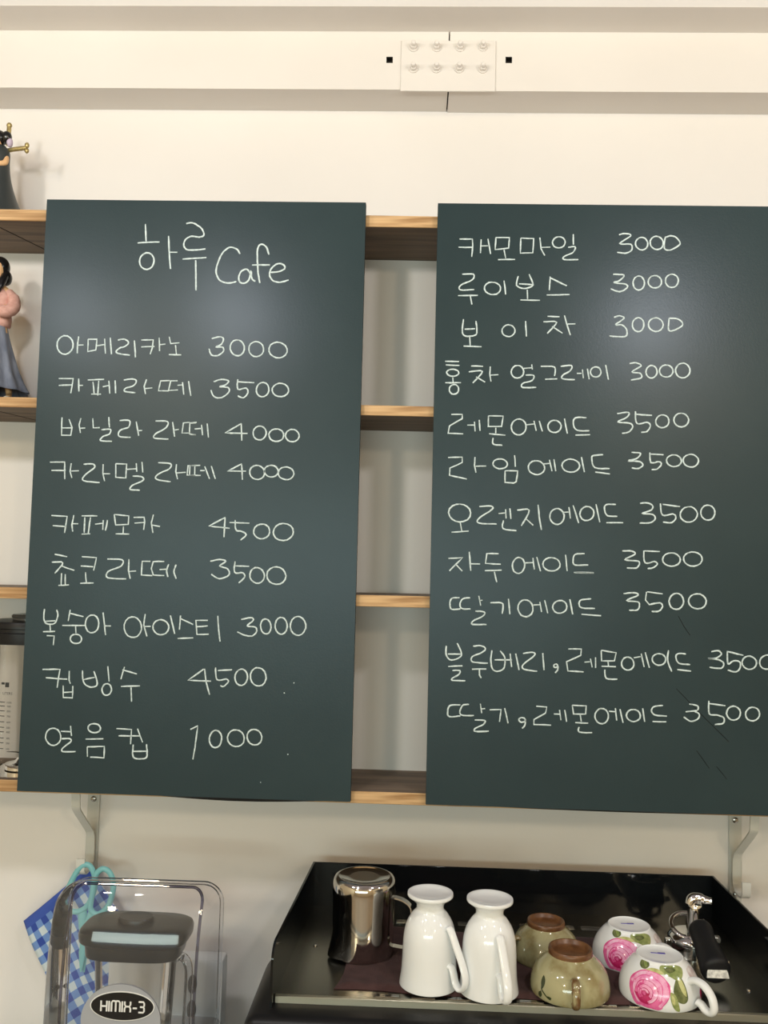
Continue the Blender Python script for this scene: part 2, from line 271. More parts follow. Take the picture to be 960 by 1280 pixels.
"326,4225 572,4216 547,3958|354,4068 560,4058|678,4238 656,4089 670,3981|664,4104 754,4106|803,4229 1048,4235|853,4208 853,3965|940,4210 917,3952|816,3944 952,3953|1020,4103 1134,4123|1143,4171 1145,4020|1210,4173 1188,4010|1312,4261 1343,4099 1538,4114 1543,4246 1312,4261|1464,4079 1463,3970|1349,3962 1562,3961|1619,4225 1783,4228 1795,4157 1783,4034|1638,4134 1786,4148|1928,4274 1901,4145 1931,3989|1909,4111 2039,4091|3053,4256 2801,4114 3125,4087|3047,4256 3044,3949|3206,4217 3208,4187 3210,4143 3215,4099 3225,4067 3242,4053 3265,4050 3289,4050 3311,4046 3334,4036 3359,4024 3378,4010 3385,3994 3373,3973 3348,3947 3321,3923 3302,3907|3121,4178 3430,4174|3649,4163 3598,4162 3552,4143 3518,4111 3501,4069 3501,4026 3521,3983 3557,3953 3607,3936 3654,3939 3703,3961 3734,3995 3750,4036 3747,4078 3729,4117 3686,4152 3642,4164|3962,4182 3898,4169 3848,4137 3817,4096 3804,4046 3813,4000 3846,3955 3898,3926 3966,3917 4024,3931 4075,3964 4107,4011 4116,4052 4105,4105 4073,4145 4019,4174 3958,4182",
"408,3621 606,3589|368,3498 406,3501 462,3506 514,3506 541,3494 529,3460 493,3411 450,3362 422,3329|515,3445 728,3379|529,3332 529,3153|587,3319 595,3155|489,3141 655,3156|836,3595 1064,3586 1030,3386|825,3452 1021,3443|902,3355 924,3191|830,3183 1039,3194|1237,3567 1284,3568 1353,3570 1421,3569 1467,3561 1486,3544 1489,3519 1478,3493 1457,3467 1416,3445 1358,3423 1300,3401 1260,3378 1239,3351 1229,3323 1234,3297 1259,3279 1317,3270 1402,3269 1488,3270 1546,3271|1573,3575 1575,3399 1609,3273|1581,3385 1695,3394|1912,3549 1783,3546 1778,3333 1950,3329|2127,3554 1955,3544 1931,3436 1964,3338 2136,3334|2060,3425 2189,3437|2200,3513 2193,3495 2183,3470 2174,3441 2170,3414 2172,3387 2180,3358 2188,3333 2194,3315|2314,3508 2307,3489 2297,3462 2288,3431 2284,3402 2290,3372 2302,3340 2315,3310 2323,3290|2844,3571 2870,3578 2908,3588 2950,3598 2985,3603 3018,3601 3051,3596 3076,3588 3086,3577 3070,3561 3036,3541 3002,3521 2989,3504 3008,3492 3047,3483 3089,3473 3119,3459 3135,3438 3144,3414 3146,3388 3136,3366 3112,3346 3075,3326 3034,3312 2996,3307 2960,3316 2922,3336 2889,3359 2866,3374|3228,3580 3225,3546 3219,3496 3218,3445 3226,3411 3249,3399 3284,3401 3320,3407 3348,3405 3367,3395 3381,3380 3388,3363 3387,3344 3371,3321 3344,3293 3316,3267 3297,3249|3222,3509 3450,3506|3510,3475 3479,3440 3464,3390 3470,3338 3492,3297 3527,3267 3565,3252 3606,3252 3648,3272 3677,3308 3689,3360 3683,3405 3657,3451 3622,3478 3582,3491 3542,3489 3501,3468|3825,3505 3775,3481 3738,3436 3726,3379 3740,3325 3774,3281 3821,3253 3874,3241 3931,3248 3980,3276 4011,3319 4022,3376 4004,3434 3971,3472 3923,3500 3876,3510 3820,3504",
"287,2776 286,2751 283,2714 282,2674 285,2641 290,2613 298,2587 309,2566 327,2551 355,2543 391,2540 428,2544 456,2555 475,2577 488,2609 497,2644 502,2674 501,2701 494,2728 485,2751 480,2767|311,2585 468,2597|385,2530 395,2446|284,2424 471,2434|345,2366 460,2364 452,2223|689,2772 669,2600|683,2721 904,2670|581,2527 930,2536|787,2527 798,2415|791,2399 758,2391 730,2373 715,2347 713,2318 726,2291 752,2269 784,2258 819,2257 850,2266 876,2284 891,2309 891,2339 878,2366 849,2388 817,2398 783,2398|987,2683 957,2646 941,2600 938,2548 951,2497 979,2455 1021,2429 1062,2428 1102,2449 1130,2484 1146,2530 1148,2581 1135,2634 1107,2674 1068,2699 1015,2698 983,2679|1207,2743 1260,2399|1231,2538 1339,2541|1707,2685 1655,2688 1604,2668 1565,2626 1544,2566 1546,2501 1570,2442 1609,2398 1657,2375 1709,2373 1755,2393 1797,2442 1815,2499 1813,2559 1789,2619 1742,2668 1701,2686|1865,2737 1849,2568 1905,2396|1853,2546 1958,2549|2082,2654 2038,2635 2006,2601 1991,2556 1996,2510 2022,2467 2058,2441 2107,2427 2150,2430 2193,2449 2228,2489 2240,2535 2233,2576 2205,2619 2167,2645 2119,2657 2077,2653|2256,2725 2335,2447|2415,2729 2406,2513|2408,2681 2538,2628 2614,2594|2384,2375 2624,2393|2839,2664 2655,2659 2677,2444 2861,2455|2667,2562 2842,2580|2992,2738 3008,2543 3041,2348|3354,2691 3384,2699 3426,2710 3470,2720 3503,2723 3523,2719 3537,2710 3543,2697 3541,2682 3523,2662 3490,2638 3461,2614 3451,2596 3470,2588 3508,2587 3549,2586 3579,2580 3593,2565 3599,2547 3600,2526 3595,2508 3585,2489 3569,2471 3549,2455 3527,2444 3502,2441 3473,2443 3443,2449 3413,2455 3382,2465 3349,2478 3319,2491 3299,2500|3747,2706 3718,2708 3689,2694 3667,2662 3656,2614 3661,2565 3678,2525 3700,2498 3729,2483 3759,2483 3785,2497 3808,2533 3817,2583 3811,2629 3796,2664 3768,2695 3744,2707|3990,2735 3953,2737 3919,2719 3893,2684 3879,2634 3882,2581 3899,2534 3927,2500 3960,2483 3997,2483 4030,2503 4055,2540 4068,2593 4064,2639 4048,2683 4016,2722 3984,2737|4218,2759 4174,2744 4138,2708 4116,2655 4114,2597 4131,2544 4161,2504 4207,2477 4253,2474 4295,2492 4327,2526 4350,2585 4350,2641 4331,2694 4303,2730 4254,2757 4216,2759",
"305,1849 576,1857 560,1722 547,1577|363,1722 698,1709|720,1838 727,1699 750,1644|640,1613 649,1432 791,1427 788,1611|656,1507 793,1517|925,1849 928,1816 932,1768 939,1717 951,1677 969,1649 993,1627 1019,1612 1045,1602 1074,1598 1105,1601 1133,1609 1153,1621 1162,1638 1163,1659 1160,1684 1154,1711 1145,1744 1130,1782 1115,1818 1105,1843|949,1711 1124,1752|1316,1924 1349,1694|1302,1658 1274,1642 1255,1617 1245,1587 1244,1555 1254,1522 1276,1496 1303,1483 1336,1484 1364,1502 1382,1527 1391,1559 1390,1588 1378,1623 1355,1648 1326,1659 1297,1656|1578,1923 1529,1735|1546,1875 1776,1820|1537,1624 1829,1641|1691,1614 1709,1398|2805,1924 2568,1745 2922,1741|2816,1929 2846,1730 2910,1538|2985,1951 2987,1913 2991,1859 2998,1804 3014,1768 3044,1759 3084,1765 3124,1777 3155,1780 3174,1775 3186,1765 3191,1753 3190,1740 3179,1722 3158,1701 3136,1681 3116,1668 3101,1666 3088,1670 3076,1677 3068,1681|3023,1907 3240,1922|3336,1921 3309,1888 3293,1848 3288,1803 3297,1758 3320,1718 3358,1693 3398,1691 3437,1711 3462,1743 3478,1785 3481,1826 3472,1873 3448,1913 3405,1938 3371,1938 3329,1914|3582,1952 3546,1916 3527,1861 3530,1798 3552,1747 3588,1710 3628,1692 3669,1689 3713,1705 3749,1744 3767,1805 3763,1857 3740,1909 3700,1948 3665,1963 3613,1965 3577,1949|4191,1754 4200,1746|4048,1592 4059,1601",
"508,962 464,949 428,916 407,871 404,816 420,769 454,728 492,707 537,701 580,715 617,748 637,795 637,855 619,900 588,936 540,959 504,961|637,918 799,917|780,1005 802,854|656,808 679,809 711,812 745,813 770,811 787,805 800,797 805,786 800,770 779,749 744,721 708,694 683,670 669,652 662,636 664,623 680,615 720,612 779,614 838,618 879,621|1111,1044 1079,1029 1058,1004 1054,975 1068,947 1093,927 1125,915 1160,912 1193,916 1225,932 1245,957 1248,988 1233,1015 1207,1035 1176,1045 1138,1049 1102,1041|1026,810 1300,824|1054,695 1066,549|1054,695 1320,712 1322,538 1109,545|1494,985 1727,978 1722,757|1533,875 1858,885|1820,994 1905,790|1765,753 1763,720 1760,671 1759,622 1764,585 1774,563 1789,551 1808,544 1831,540 1863,538 1901,540 1939,546 1966,555 1979,568 1983,583 1983,603 1982,627 1981,660 1976,700 1971,738 1968,764|1770,648 1973,660|2634,1005 2744,1063 2715,732 2688,558|3033,1006 2993,998 2962,970 2941,929 2931,885 2934,835 2949,790 2980,755 3021,741 3061,752 3089,779 3109,820 3118,871 3115,912 3100,956 3068,992 3022,1006|3343,1019 3296,1016 3252,995 3218,954 3206,902 3217,850 3247,807 3287,780 3331,768 3379,772 3421,794 3453,833 3465,894 3451,945 3422,983 3384,1007 3337,1019|3607,1037 3565,1027 3529,999 3508,955 3506,904 3524,858 3555,824 3593,805 3631,800 3674,812 3711,844 3729,884 3730,933 3712,980 3681,1014 3641,1033 3601,1037|4130,676 4144,677|3733,249 3741,249",
]
MENU_RIGHT=[
"348,8706 549,8708 557,8600 545,8424|336,8574 551,8576|687,8704 682,8484|688,8601 794,8603|792,8714 839,8471|915,8736 909,8545 1118,8571 1127,8739 915,8736|1047,8541 1074,8407|955,8385 1220,8391|1307,8732 1301,8491 1495,8500 1506,8728 1307,8732|1600,8744 1622,8568 1681,8458|1628,8589 1765,8593|1897,8762 1857,8753 1826,8731 1806,8701 1798,8668 1804,8636 1825,8606 1860,8586 1902,8581 1940,8591 1973,8615 1990,8642 1997,8676 1990,8707 1964,8741 1930,8758 1885,8761|2118,8803 2125,8633|2041,8594 2063,8598 2096,8604 2128,8608 2148,8604 2154,8588 2150,8565 2139,8539 2121,8516 2090,8497 2048,8479 2007,8462 1979,8447 1966,8432 1960,8418 1966,8406 1986,8397 2030,8394 2094,8395 2158,8398 2201,8400|2827,8802 2844,8807 2868,8815 2895,8821 2921,8823 2950,8821 2983,8816 3008,8806 3012,8789 2978,8761 2919,8724 2862,8687 2837,8662 2860,8653 2913,8655 2972,8658 3012,8652 3029,8633 3034,8606 3030,8578 3021,8556 3005,8540 2980,8526 2951,8517 2922,8511 2891,8510 2855,8515 2823,8520 2801,8524|3135,8755 3106,8731 3087,8694 3085,8653 3097,8616 3124,8586 3156,8569 3191,8566 3226,8578 3254,8602 3271,8637 3273,8681 3257,8721 3235,8746 3200,8763 3166,8765 3128,8751|3441,8780 3404,8787 3367,8779 3333,8754 3312,8714 3309,8668 3322,8629 3350,8597 3382,8579 3420,8573 3461,8584 3490,8608 3511,8652 3511,8699 3495,8738 3471,8764 3431,8784|3543,8781 3538,8745 3530,8692 3525,8638 3530,8600 3545,8579 3569,8568 3598,8566 3628,8572 3665,8587 3709,8611 3747,8640 3769,8667 3770,8693 3755,8722 3733,8748 3713,8768 3693,8782 3672,8790 3650,8795 3628,8796 3605,8792 3580,8783 3559,8773 3543,8766",
"401,8143 437,8146 488,8150 539,8151 573,8146 587,8130 588,8107 579,8082 560,8058 523,8035 470,8012 418,7989 382,7968 363,7946 355,7925 359,7907 377,7895 421,7891 484,7894 548,7900 591,7903|342,7801 650,7811|530,7809 561,7664|907,8020 863,8025 818,8016 778,7992 754,7954 752,7911 774,7871 808,7844 850,7829 894,7825 939,7835 979,7862 999,7896 999,7943 979,7978 945,8005 897,8022|1054,8050 1083,7831|1272,8125 1265,8097 1255,8055 1248,8012 1251,7979 1269,7958 1296,7943 1328,7934 1360,7931 1398,7934 1441,7943 1480,7959 1502,7983 1500,8022 1481,8073 1458,8123 1443,8157|1288,8003 1516,7989|1417,7909 1425,7763|1311,7747 1612,7743|1770,8123 1758,7907|1770,8103 2027,7981|1716,7831 2071,7842|2741,8173 2777,8173 2830,8173 2881,8170 2910,8161 2910,8143 2891,8118 2865,8093 2840,8073 2813,8061 2779,8054 2753,8049 2750,8043 2782,8037 2838,8031 2898,8025 2939,8016 2958,8004 2965,7989 2963,7974 2954,7958 2935,7941 2907,7922 2874,7907 2841,7899 2806,7903 2766,7916 2730,7931 2705,7940|3109,8145 3078,8122 3058,8088 3048,8046 3052,8004 3069,7964 3096,7938 3133,7927 3168,7935 3197,7959 3217,7993 3225,8035 3220,8081 3203,8116 3173,8142 3140,8151 3102,8141|3338,8151 3306,8126 3286,8092 3281,8053 3292,8017 3319,7985 3355,7968 3396,7965 3436,7978 3466,8002 3484,8035 3488,8074 3476,8111 3450,8140 3413,8158 3373,8161 3332,8147|3613,8179 3579,8157 3556,8123 3547,8083 3552,8044 3573,8007 3603,7984 3642,7975 3686,7985 3715,8005 3737,8038 3746,8084 3741,8118 3718,8157 3685,8180 3648,8186 3608,8177",
"434,7429 430,7393 423,7340 418,7284 418,7241 423,7211 432,7189 446,7173 467,7163 501,7159 544,7161 587,7168 618,7177 635,7188 642,7201 644,7219 645,7244 644,7281 639,7328 632,7372 628,7403|454,7270 616,7281|533,7155 544,7011|442,7003 720,6999|1167,7346 1126,7350 1087,7340 1057,7317 1038,7285 1033,7248 1043,7215 1067,7186 1102,7168 1148,7165 1183,7176 1214,7202 1231,7233 1234,7272 1223,7302 1197,7331 1158,7348|1395,7414 1413,7169|1735,7492 1919,7489|1673,7404 1718,7408 1784,7414 1846,7414 1877,7401 1862,7365 1817,7312 1766,7259 1732,7223|1807,7334 1969,7229|1995,7510 2047,7337 2091,7202|2047,7375 2166,7382|2759,7492 2775,7498 2797,7507 2821,7514 2844,7517 2867,7513 2892,7506 2911,7495 2914,7480 2890,7457 2846,7426 2804,7397 2782,7377 2793,7371 2822,7373 2857,7377 2887,7373 2909,7359 2930,7339 2947,7316 2957,7293 2962,7267 2963,7237 2954,7210 2930,7192 2879,7186 2809,7188 2739,7193 2691,7197|3078,7470 3055,7437 3044,7397 3045,7353 3059,7315 3086,7285 3120,7272 3154,7275 3186,7297 3208,7329 3219,7368 3217,7412 3203,7450 3174,7481 3138,7493 3102,7486 3071,7462|3366,7489 3327,7469 3298,7434 3287,7393 3295,7348 3319,7312 3355,7288 3397,7279 3440,7285 3478,7306 3506,7342 3515,7387 3506,7427 3480,7463 3441,7487 3405,7494 3361,7487|3603,7490 3600,7453 3595,7399 3592,7346 3598,7308 3613,7293 3634,7289 3660,7294 3687,7304 3721,7320 3760,7342 3795,7368 3813,7392 3811,7415 3795,7440 3770,7461 3743,7478 3710,7486 3669,7489 3630,7489 3603,7490",
"162,6759 378,6757|172,6701 385,6696|230,6629 202,6613 188,6592 191,6568 209,6548 237,6534 268,6527 303,6527 336,6536 364,6553 376,6573 371,6599 355,6616 324,6631 290,6637 258,6636 222,6626|283,6507 290,6429|169,6422 412,6429|279,6391 255,6373 239,6349 233,6321 237,6292 252,6266 277,6248 308,6243 338,6252 361,6271 375,6295 380,6321 376,6351 359,6377 333,6394 301,6397 272,6388|564,6693 748,6691|529,6600 575,6607 644,6617 708,6621 741,6610 726,6573 681,6518 629,6463 594,6426|643,6522 786,6444|862,6689 855,6568 877,6454|864,6554 988,6562|1284,6713 1246,6705 1214,6682 1193,6651 1185,6615 1191,6575 1212,6541 1242,6520 1280,6513 1322,6523 1353,6548 1370,6577 1378,6618 1370,6656 1350,6686 1319,6707 1282,6713|1377,6669 1518,6680|1498,6732 1513,6651|1407,6563 1433,6564 1472,6565 1510,6564 1534,6557 1540,6541 1537,6520 1525,6498 1506,6479 1476,6465 1434,6455 1394,6445 1366,6433 1351,6417 1345,6399 1349,6382 1367,6370 1409,6366 1470,6368 1531,6371 1573,6374|1639,6705 1682,6706 1745,6708 1808,6706 1851,6694 1866,6665 1865,6625 1857,6584 1852,6556|1709,6502 1895,6514|1947,6707 1980,6713 2029,6721 2078,6726 2110,6724 2121,6711 2120,6691 2111,6668 2096,6646 2073,6627 2040,6608 2008,6590 1985,6573 1971,6556 1962,6540 1963,6526 1977,6515 2014,6509 2069,6506 2125,6505 2163,6504|2195,6605 2266,6606|2279,6664 2295,6529|2358,6679 2387,6514|2441,6697 2418,6674 2406,6646 2405,6613 2417,6585 2440,6562 2469,6551 2500,6551 2530,6564 2554,6589 2564,6616 2564,6646 2551,6678 2528,6699 2497,6710 2464,6708 2435,6693|2638,6741 2681,6513|3002,6770 3020,6774 3047,6780 3075,6784 3100,6783 3127,6777 3155,6767 3176,6753 3179,6736 3153,6713 3105,6686 3059,6659 3037,6639 3052,6630 3090,6629 3133,6628 3163,6621 3179,6606 3189,6587 3190,6567 3180,6550 3149,6537 3103,6527 3056,6519 3023,6513|3364,6743 3329,6745 3297,6731 3272,6706 3257,6670 3254,6634 3265,6596 3287,6566 3317,6551 3351,6549 3383,6564 3408,6592 3422,6625 3424,6661 3411,6703 3389,6729 3355,6745|3584,6755 3545,6756 3507,6743 3477,6716 3461,6679 3462,6642 3479,6607 3508,6582 3545,6569 3586,6569 3621,6583 3651,6613 3665,6647 3662,6687 3645,6719 3612,6745 3579,6756|3749,6767 3720,6732 3705,6691 3707,6645 3725,6604 3756,6575 3800,6560 3845,6565 3884,6587 3911,6622 3924,6662 3921,6708 3901,6749 3867,6778 3829,6790 3778,6783 3743,6761",
"271,5929 441,5932 442,5866 247,5748 229,5633 461,5629|521,5767 628,5769|633,5821 646,5670|706,5851 720,5680|846,5916 848,5753|846,5916 1071,5915 1051,5754 834,5750|959,5733 960,5647|861,5637 1110,5621|922,5575 920,5555 917,5526 918,5496 929,5475 957,5466 997,5463 1037,5464 1064,5464|1251,5853 1220,5818 1203,5775 1202,5727 1217,5682 1249,5645 1292,5627 1336,5629 1380,5652 1409,5687 1424,5729 1424,5782 1410,5819 1375,5857 1330,5875 1288,5872 1245,5848|1422,5784 1557,5801|1543,5852 1581,5696|1627,5853 1677,5689|1887,5862 1845,5863 1806,5849 1777,5822 1762,5790 1760,5752 1773,5718 1799,5692 1837,5676 1882,5676 1918,5692 1946,5719 1960,5750 1962,5787 1948,5823 1918,5850 1876,5864|2011,5895 2058,5662|2348,5915 2316,5916 2270,5919 2223,5919 2188,5912 2167,5897 2154,5875 2147,5851 2147,5826 2151,5798 2161,5767 2178,5739 2204,5719 2246,5710 2302,5708 2357,5710 2394,5711|2182,5642 2406,5652|2817,5986 2853,5992 2907,6001 2959,6008 2992,6006 3001,5993 2995,5972 2980,5948 2959,5926 2926,5907 2879,5888 2839,5871 2826,5858 2852,5852 2905,5849 2964,5847 3007,5842 3031,5831 3046,5818 3054,5802 3055,5786 3048,5766 3034,5743 3015,5722 2994,5705 2969,5695 2939,5689 2911,5686 2891,5683|3096,6028 3097,5989 3098,5932 3103,5875 3119,5838 3151,5831 3194,5841 3238,5856 3272,5861 3294,5853 3310,5840 3320,5823 3323,5805 3318,5784 3306,5759 3290,5736 3273,5719 3251,5710 3225,5706 3201,5704 3184,5703|3104,5980 3347,5967|3487,5978 3450,5961 3422,5933 3407,5896 3406,5858 3420,5823 3448,5795 3488,5779 3530,5782 3567,5801 3593,5831 3606,5865 3605,5904 3588,5943 3564,5965 3523,5980 3480,5976|3790,6011 3747,6002 3711,5977 3687,5941 3681,5898 3692,5857 3720,5823 3757,5804 3798,5798 3842,5809 3879,5836 3900,5871 3905,5913 3892,5955 3862,5989 3830,6005 3780,6011",
"236,5254 453,5267 455,5182 267,5093 261,4979 530,4928|650,5271 644,5143 669,5030|661,5129 822,5135|978,5239 945,5218 928,5188 930,5155 950,5128 983,5108 1021,5098 1059,5098 1098,5108 1133,5132 1148,5161 1144,5193 1123,5220 1091,5239 1051,5249 1012,5248 975,5238|1255,5311 1271,5133|1112,5067 1115,4897|1112,5067 1306,5071 1288,4901 1247,4880 1106,4891|1574,5232 1528,5221 1490,5191 1469,5149 1471,5102 1495,5061 1528,5036 1573,5020 1615,5018 1663,5032 1700,5062 1719,5108 1716,5148 1689,5192 1651,5219 1616,5230 1564,5231|1691,5184 1789,5194|1788,5251 1832,5076|1858,5261 1888,5077|2071,5263 2026,5243 1993,5209 1982,5167 1994,5125 2025,5093 2065,5073 2114,5065 2166,5071 2213,5094 2243,5130 2251,5170 2236,5213 2203,5244 2158,5263 2111,5269 2065,5262|2277,5303 2327,5072|2607,5346 2577,5344 2534,5340 2490,5336 2459,5329 2443,5323 2436,5315 2435,5304 2437,5286 2439,5255 2444,5214 2457,5174 2483,5146 2531,5133 2597,5131 2661,5133 2706,5133|2489,5075 2712,5052|3038,5389 3068,5388 3112,5388 3153,5386 3177,5377 3175,5360 3158,5335 3133,5310 3108,5291 3074,5279 3033,5271 2998,5265 2988,5260 3014,5257 3065,5257 3122,5255 3164,5250 3188,5239 3204,5225 3213,5209 3214,5194 3204,5180 3184,5164 3160,5150 3136,5142 3112,5141 3085,5145 3061,5151 3044,5154|3316,5394 3317,5362 3318,5316 3323,5269 3336,5239 3361,5233 3395,5240 3429,5252 3455,5256 3473,5250 3485,5240 3491,5228 3492,5214 3483,5197 3467,5176 3448,5157 3428,5142 3407,5135 3382,5133 3360,5132 3345,5132|3308,5371 3524,5364|3694,5365 3651,5362 3612,5346 3582,5317 3570,5281 3576,5244 3598,5214 3635,5192 3675,5184 3717,5187 3755,5204 3786,5235 3796,5269 3787,5311 3765,5337 3724,5359 3691,5365|3911,5376 3870,5360 3837,5330 3822,5292 3827,5250 3849,5216 3883,5193 3924,5182 3967,5183 4010,5201 4040,5231 4054,5271 4048,5312 4022,5347 3988,5368 3950,5377 3902,5374",
"437,4540 374,4535 316,4509 274,4464 260,4406 276,4348 314,4305 370,4275 426,4265 487,4271 548,4299 587,4347 599,4410 578,4465 541,4503 487,4530 423,4540|443,4256 465,4127|311,4104 572,4129|728,4508 763,4511 813,4517 865,4521 902,4520 923,4514 936,4504 938,4490 925,4470 887,4439 830,4401 771,4363 731,4330 709,4305 698,4284 702,4267 724,4254 778,4247 859,4245 940,4246 996,4246|1024,4407 1127,4418|1132,4474 1142,4333|1196,4490 1212,4327|1101,4304 1095,4279 1086,4243 1084,4206 1097,4178 1138,4163 1198,4155 1258,4152 1299,4149|1308,4464 1348,4470 1407,4481 1461,4484 1490,4468 1479,4419 1443,4347 1401,4275 1373,4226|1436,4340 1554,4239|1623,4555 1645,4373 1681,4171|1901,4503 1860,4487 1827,4455 1809,4410 1807,4361 1824,4315 1852,4282 1893,4262 1932,4260 1972,4276 2005,4311 2022,4354 2023,4403 2005,4451 1978,4482 1937,4502 1895,4502|2015,4445 2090,4453|2095,4529 2119,4355|2159,4558 2245,4288|2404,4541 2358,4544 2317,4528 2286,4499 2267,4463 2262,4424 2271,4384 2297,4351 2337,4331 2383,4330 2425,4348 2454,4377 2470,4410 2475,4453 2465,4491 2434,4526 2400,4542|2506,4583 2564,4309|2806,4586 2777,4586 2735,4586 2693,4584 2661,4577 2645,4565 2636,4548 2633,4528 2634,4507 2638,4482 2647,4454 2661,4428 2682,4409 2715,4402 2759,4401 2800,4403 2829,4404|2663,4303 2918,4308|3172,4608 3191,4611 3219,4616 3250,4619 3277,4619 3302,4613 3327,4604 3348,4592 3361,4578 3365,4563 3363,4544 3355,4525 3339,4508 3305,4493 3258,4479 3217,4467 3200,4457 3222,4452 3269,4451 3322,4450 3361,4444 3382,4432 3396,4417 3403,4400 3403,4383 3396,4367 3381,4349 3360,4332 3334,4320 3295,4313 3247,4310 3200,4309 3168,4308|3477,4615 3481,4578 3485,4524 3495,4471 3513,4436 3545,4430 3588,4440 3632,4454 3665,4459 3687,4451 3704,4438 3713,4421 3715,4404 3709,4385 3695,4362 3675,4341 3652,4327 3620,4322 3581,4324 3544,4328 3519,4330|3513,4601 3776,4573|3897,4575 3847,4559 3808,4527 3784,4487 3779,4440 3791,4398 3826,4360 3871,4340 3925,4338 3971,4354 4009,4385 4032,4427 4037,4475 4024,4516 3986,4555 3945,4573 3885,4573|4223,4601 4182,4605 4142,4591 4111,4562 4091,4518 4090,4472 4105,4428 4135,4395 4172,4378 4210,4376 4249,4390 4280,4420 4300,4469 4299,4517 4285,4552 4256,4585 4219,4602",
"271,3701 489,3721 289,3514|385,3614 485,3513|586,3810 603,3620 616,3522|603,3628 754,3629|1033,3792 857,3788 837,3639 1069,3631|828,3527 1084,3542|973,3517 1012,3359|1374,3737 1334,3742 1297,3727 1269,3695 1252,3656 1246,3612 1253,3568 1273,3529 1310,3502 1348,3499 1388,3519 1413,3549 1429,3592 1433,3634 1426,3673 1406,3712 1362,3741|1439,3662 1556,3670|1555,3740 1580,3565|1616,3755 1674,3539|1843,3752 1794,3746 1749,3725 1718,3690 1708,3649 1721,3607 1753,3573 1793,3554 1843,3546 1887,3552 1933,3575 1963,3611 1971,3654 1955,3697 1925,3726 1882,3746 1834,3752|2049,3799 2080,3552|2338,3823 2310,3822 2271,3820 2230,3817 2199,3808 2182,3792 2172,3771 2168,3748 2167,3726 2165,3705 2166,3682 2175,3663 2195,3649 2238,3645 2297,3647 2355,3651 2395,3654|2177,3532 2481,3539|2196,3529 2481,3533|2907,3875 2934,3877 2973,3879 3013,3881 3045,3878 3070,3871 3092,3861 3104,3848 3101,3832 3068,3811 3013,3786 2963,3762 2944,3745 2973,3737 3032,3735 3097,3734 3143,3730 3163,3720 3170,3708 3169,3694 3165,3680 3160,3666 3150,3649 3136,3634 3116,3624 3084,3619 3044,3619 3005,3620 2978,3620|3230,3891 3232,3852 3233,3796 3239,3741 3253,3705 3282,3697 3321,3707 3360,3721 3391,3728 3412,3722 3428,3712 3437,3700 3438,3687 3428,3673 3409,3656 3385,3641 3364,3630 3344,3624 3322,3622 3303,3622 3290,3622|3239,3885 3473,3882|3653,3866 3602,3859 3556,3837 3526,3804 3514,3763 3523,3725 3554,3690 3594,3670 3646,3662 3696,3670 3744,3695 3772,3729 3781,3766 3770,3806 3737,3841 3695,3860 3648,3866|3902,3875 3858,3847 3833,3807 3831,3762 3850,3722 3889,3691 3935,3675 3988,3672 4041,3687 4081,3715 4107,3760 4108,3800 4086,3841 4044,3872 4000,3886 3947,3887 3890,3870",
"450,3108 426,3107 392,3107 356,3103 330,3094 317,3075 309,3050 307,3022 307,2999 308,2978 312,2958 321,2941 336,2930 365,2927 404,2930 441,2935 467,2939|612,3112 590,3110 559,3108 526,3103 501,3092 483,3074 470,3050 461,3024 458,3002 459,2984 466,2967 478,2952 495,2942 523,2938 560,2939 596,2941 620,2942|742,3143 773,2996|752,3071 799,3080|696,2911 724,2910 764,2910 804,2907 830,2901 839,2889 838,2874 829,2857 811,2839 781,2821 738,2801 695,2781 665,2763 649,2746 639,2730 641,2717 658,2707 700,2705 762,2707 824,2711 866,2713|919,3042 953,3044 1001,3047 1050,3049 1086,3046 1104,3038 1112,3026 1114,3010 1115,2991 1114,2965 1109,2932 1104,2901 1100,2880|1194,3110 1219,2877|1445,3101 1403,3089 1367,3059 1344,3012 1340,2958 1356,2909 1387,2869 1424,2849 1469,2844 1506,2855 1544,2888 1565,2938 1566,2994 1550,3040 1515,3079 1482,3096 1439,3100|1570,3025 1675,3033|1669,3074 1698,2923|1743,3104 1793,2906|1924,3092 1891,3067 1871,3035 1864,2999 1873,2964 1899,2932 1936,2914 1983,2911 2022,2924 2056,2952 2073,2980 2079,3016 2068,3055 2042,3084 2003,3102 1957,3103 1918,3089|2123,3127 2169,2899|2443,3141 2412,3138 2367,3134 2322,3127 2289,3118 2272,3103 2264,3084 2262,3065 2264,3048 2268,3033 2275,3019 2288,3008 2312,2999 2353,2996 2409,2996 2463,2997 2500,2998|2299,2905 2594,2890|2930,3231 2958,3235 2999,3242 3041,3247 3076,3248 3106,3245 3134,3238 3151,3228 3151,3214 3116,3194 3057,3169 3000,3145 2975,3127 2997,3119 3048,3118 3105,3117 3146,3112 3163,3098 3170,3080 3170,3061 3168,3043 3165,3027 3159,3011 3149,2997 3133,2987 3106,2982 3071,2982 3037,2983 3014,2984|3274,3267 3261,3142 3325,3069|3325,3075 3354,3082 3398,3094 3442,3103 3476,3106 3496,3099 3509,3085 3516,3069 3517,3052 3511,3034 3499,3014 3482,2995 3462,2981 3436,2975 3404,2973 3374,2973 3353,2973|3283,3267 3517,3240|3726,3257 3683,3247 3648,3220 3623,3179 3614,3132 3622,3085 3643,3048 3680,3020 3721,3012 3764,3022 3801,3052 3824,3095 3831,3136 3822,3189 3796,3228 3757,3252 3716,3257|3985,3246 3941,3221 3912,3180 3904,3135 3919,3089 3952,3055 3995,3035 4044,3029 4098,3041 4137,3066 4165,3105 4171,3158 4157,3196 4124,3230 4078,3251 4024,3255 3980,3245",
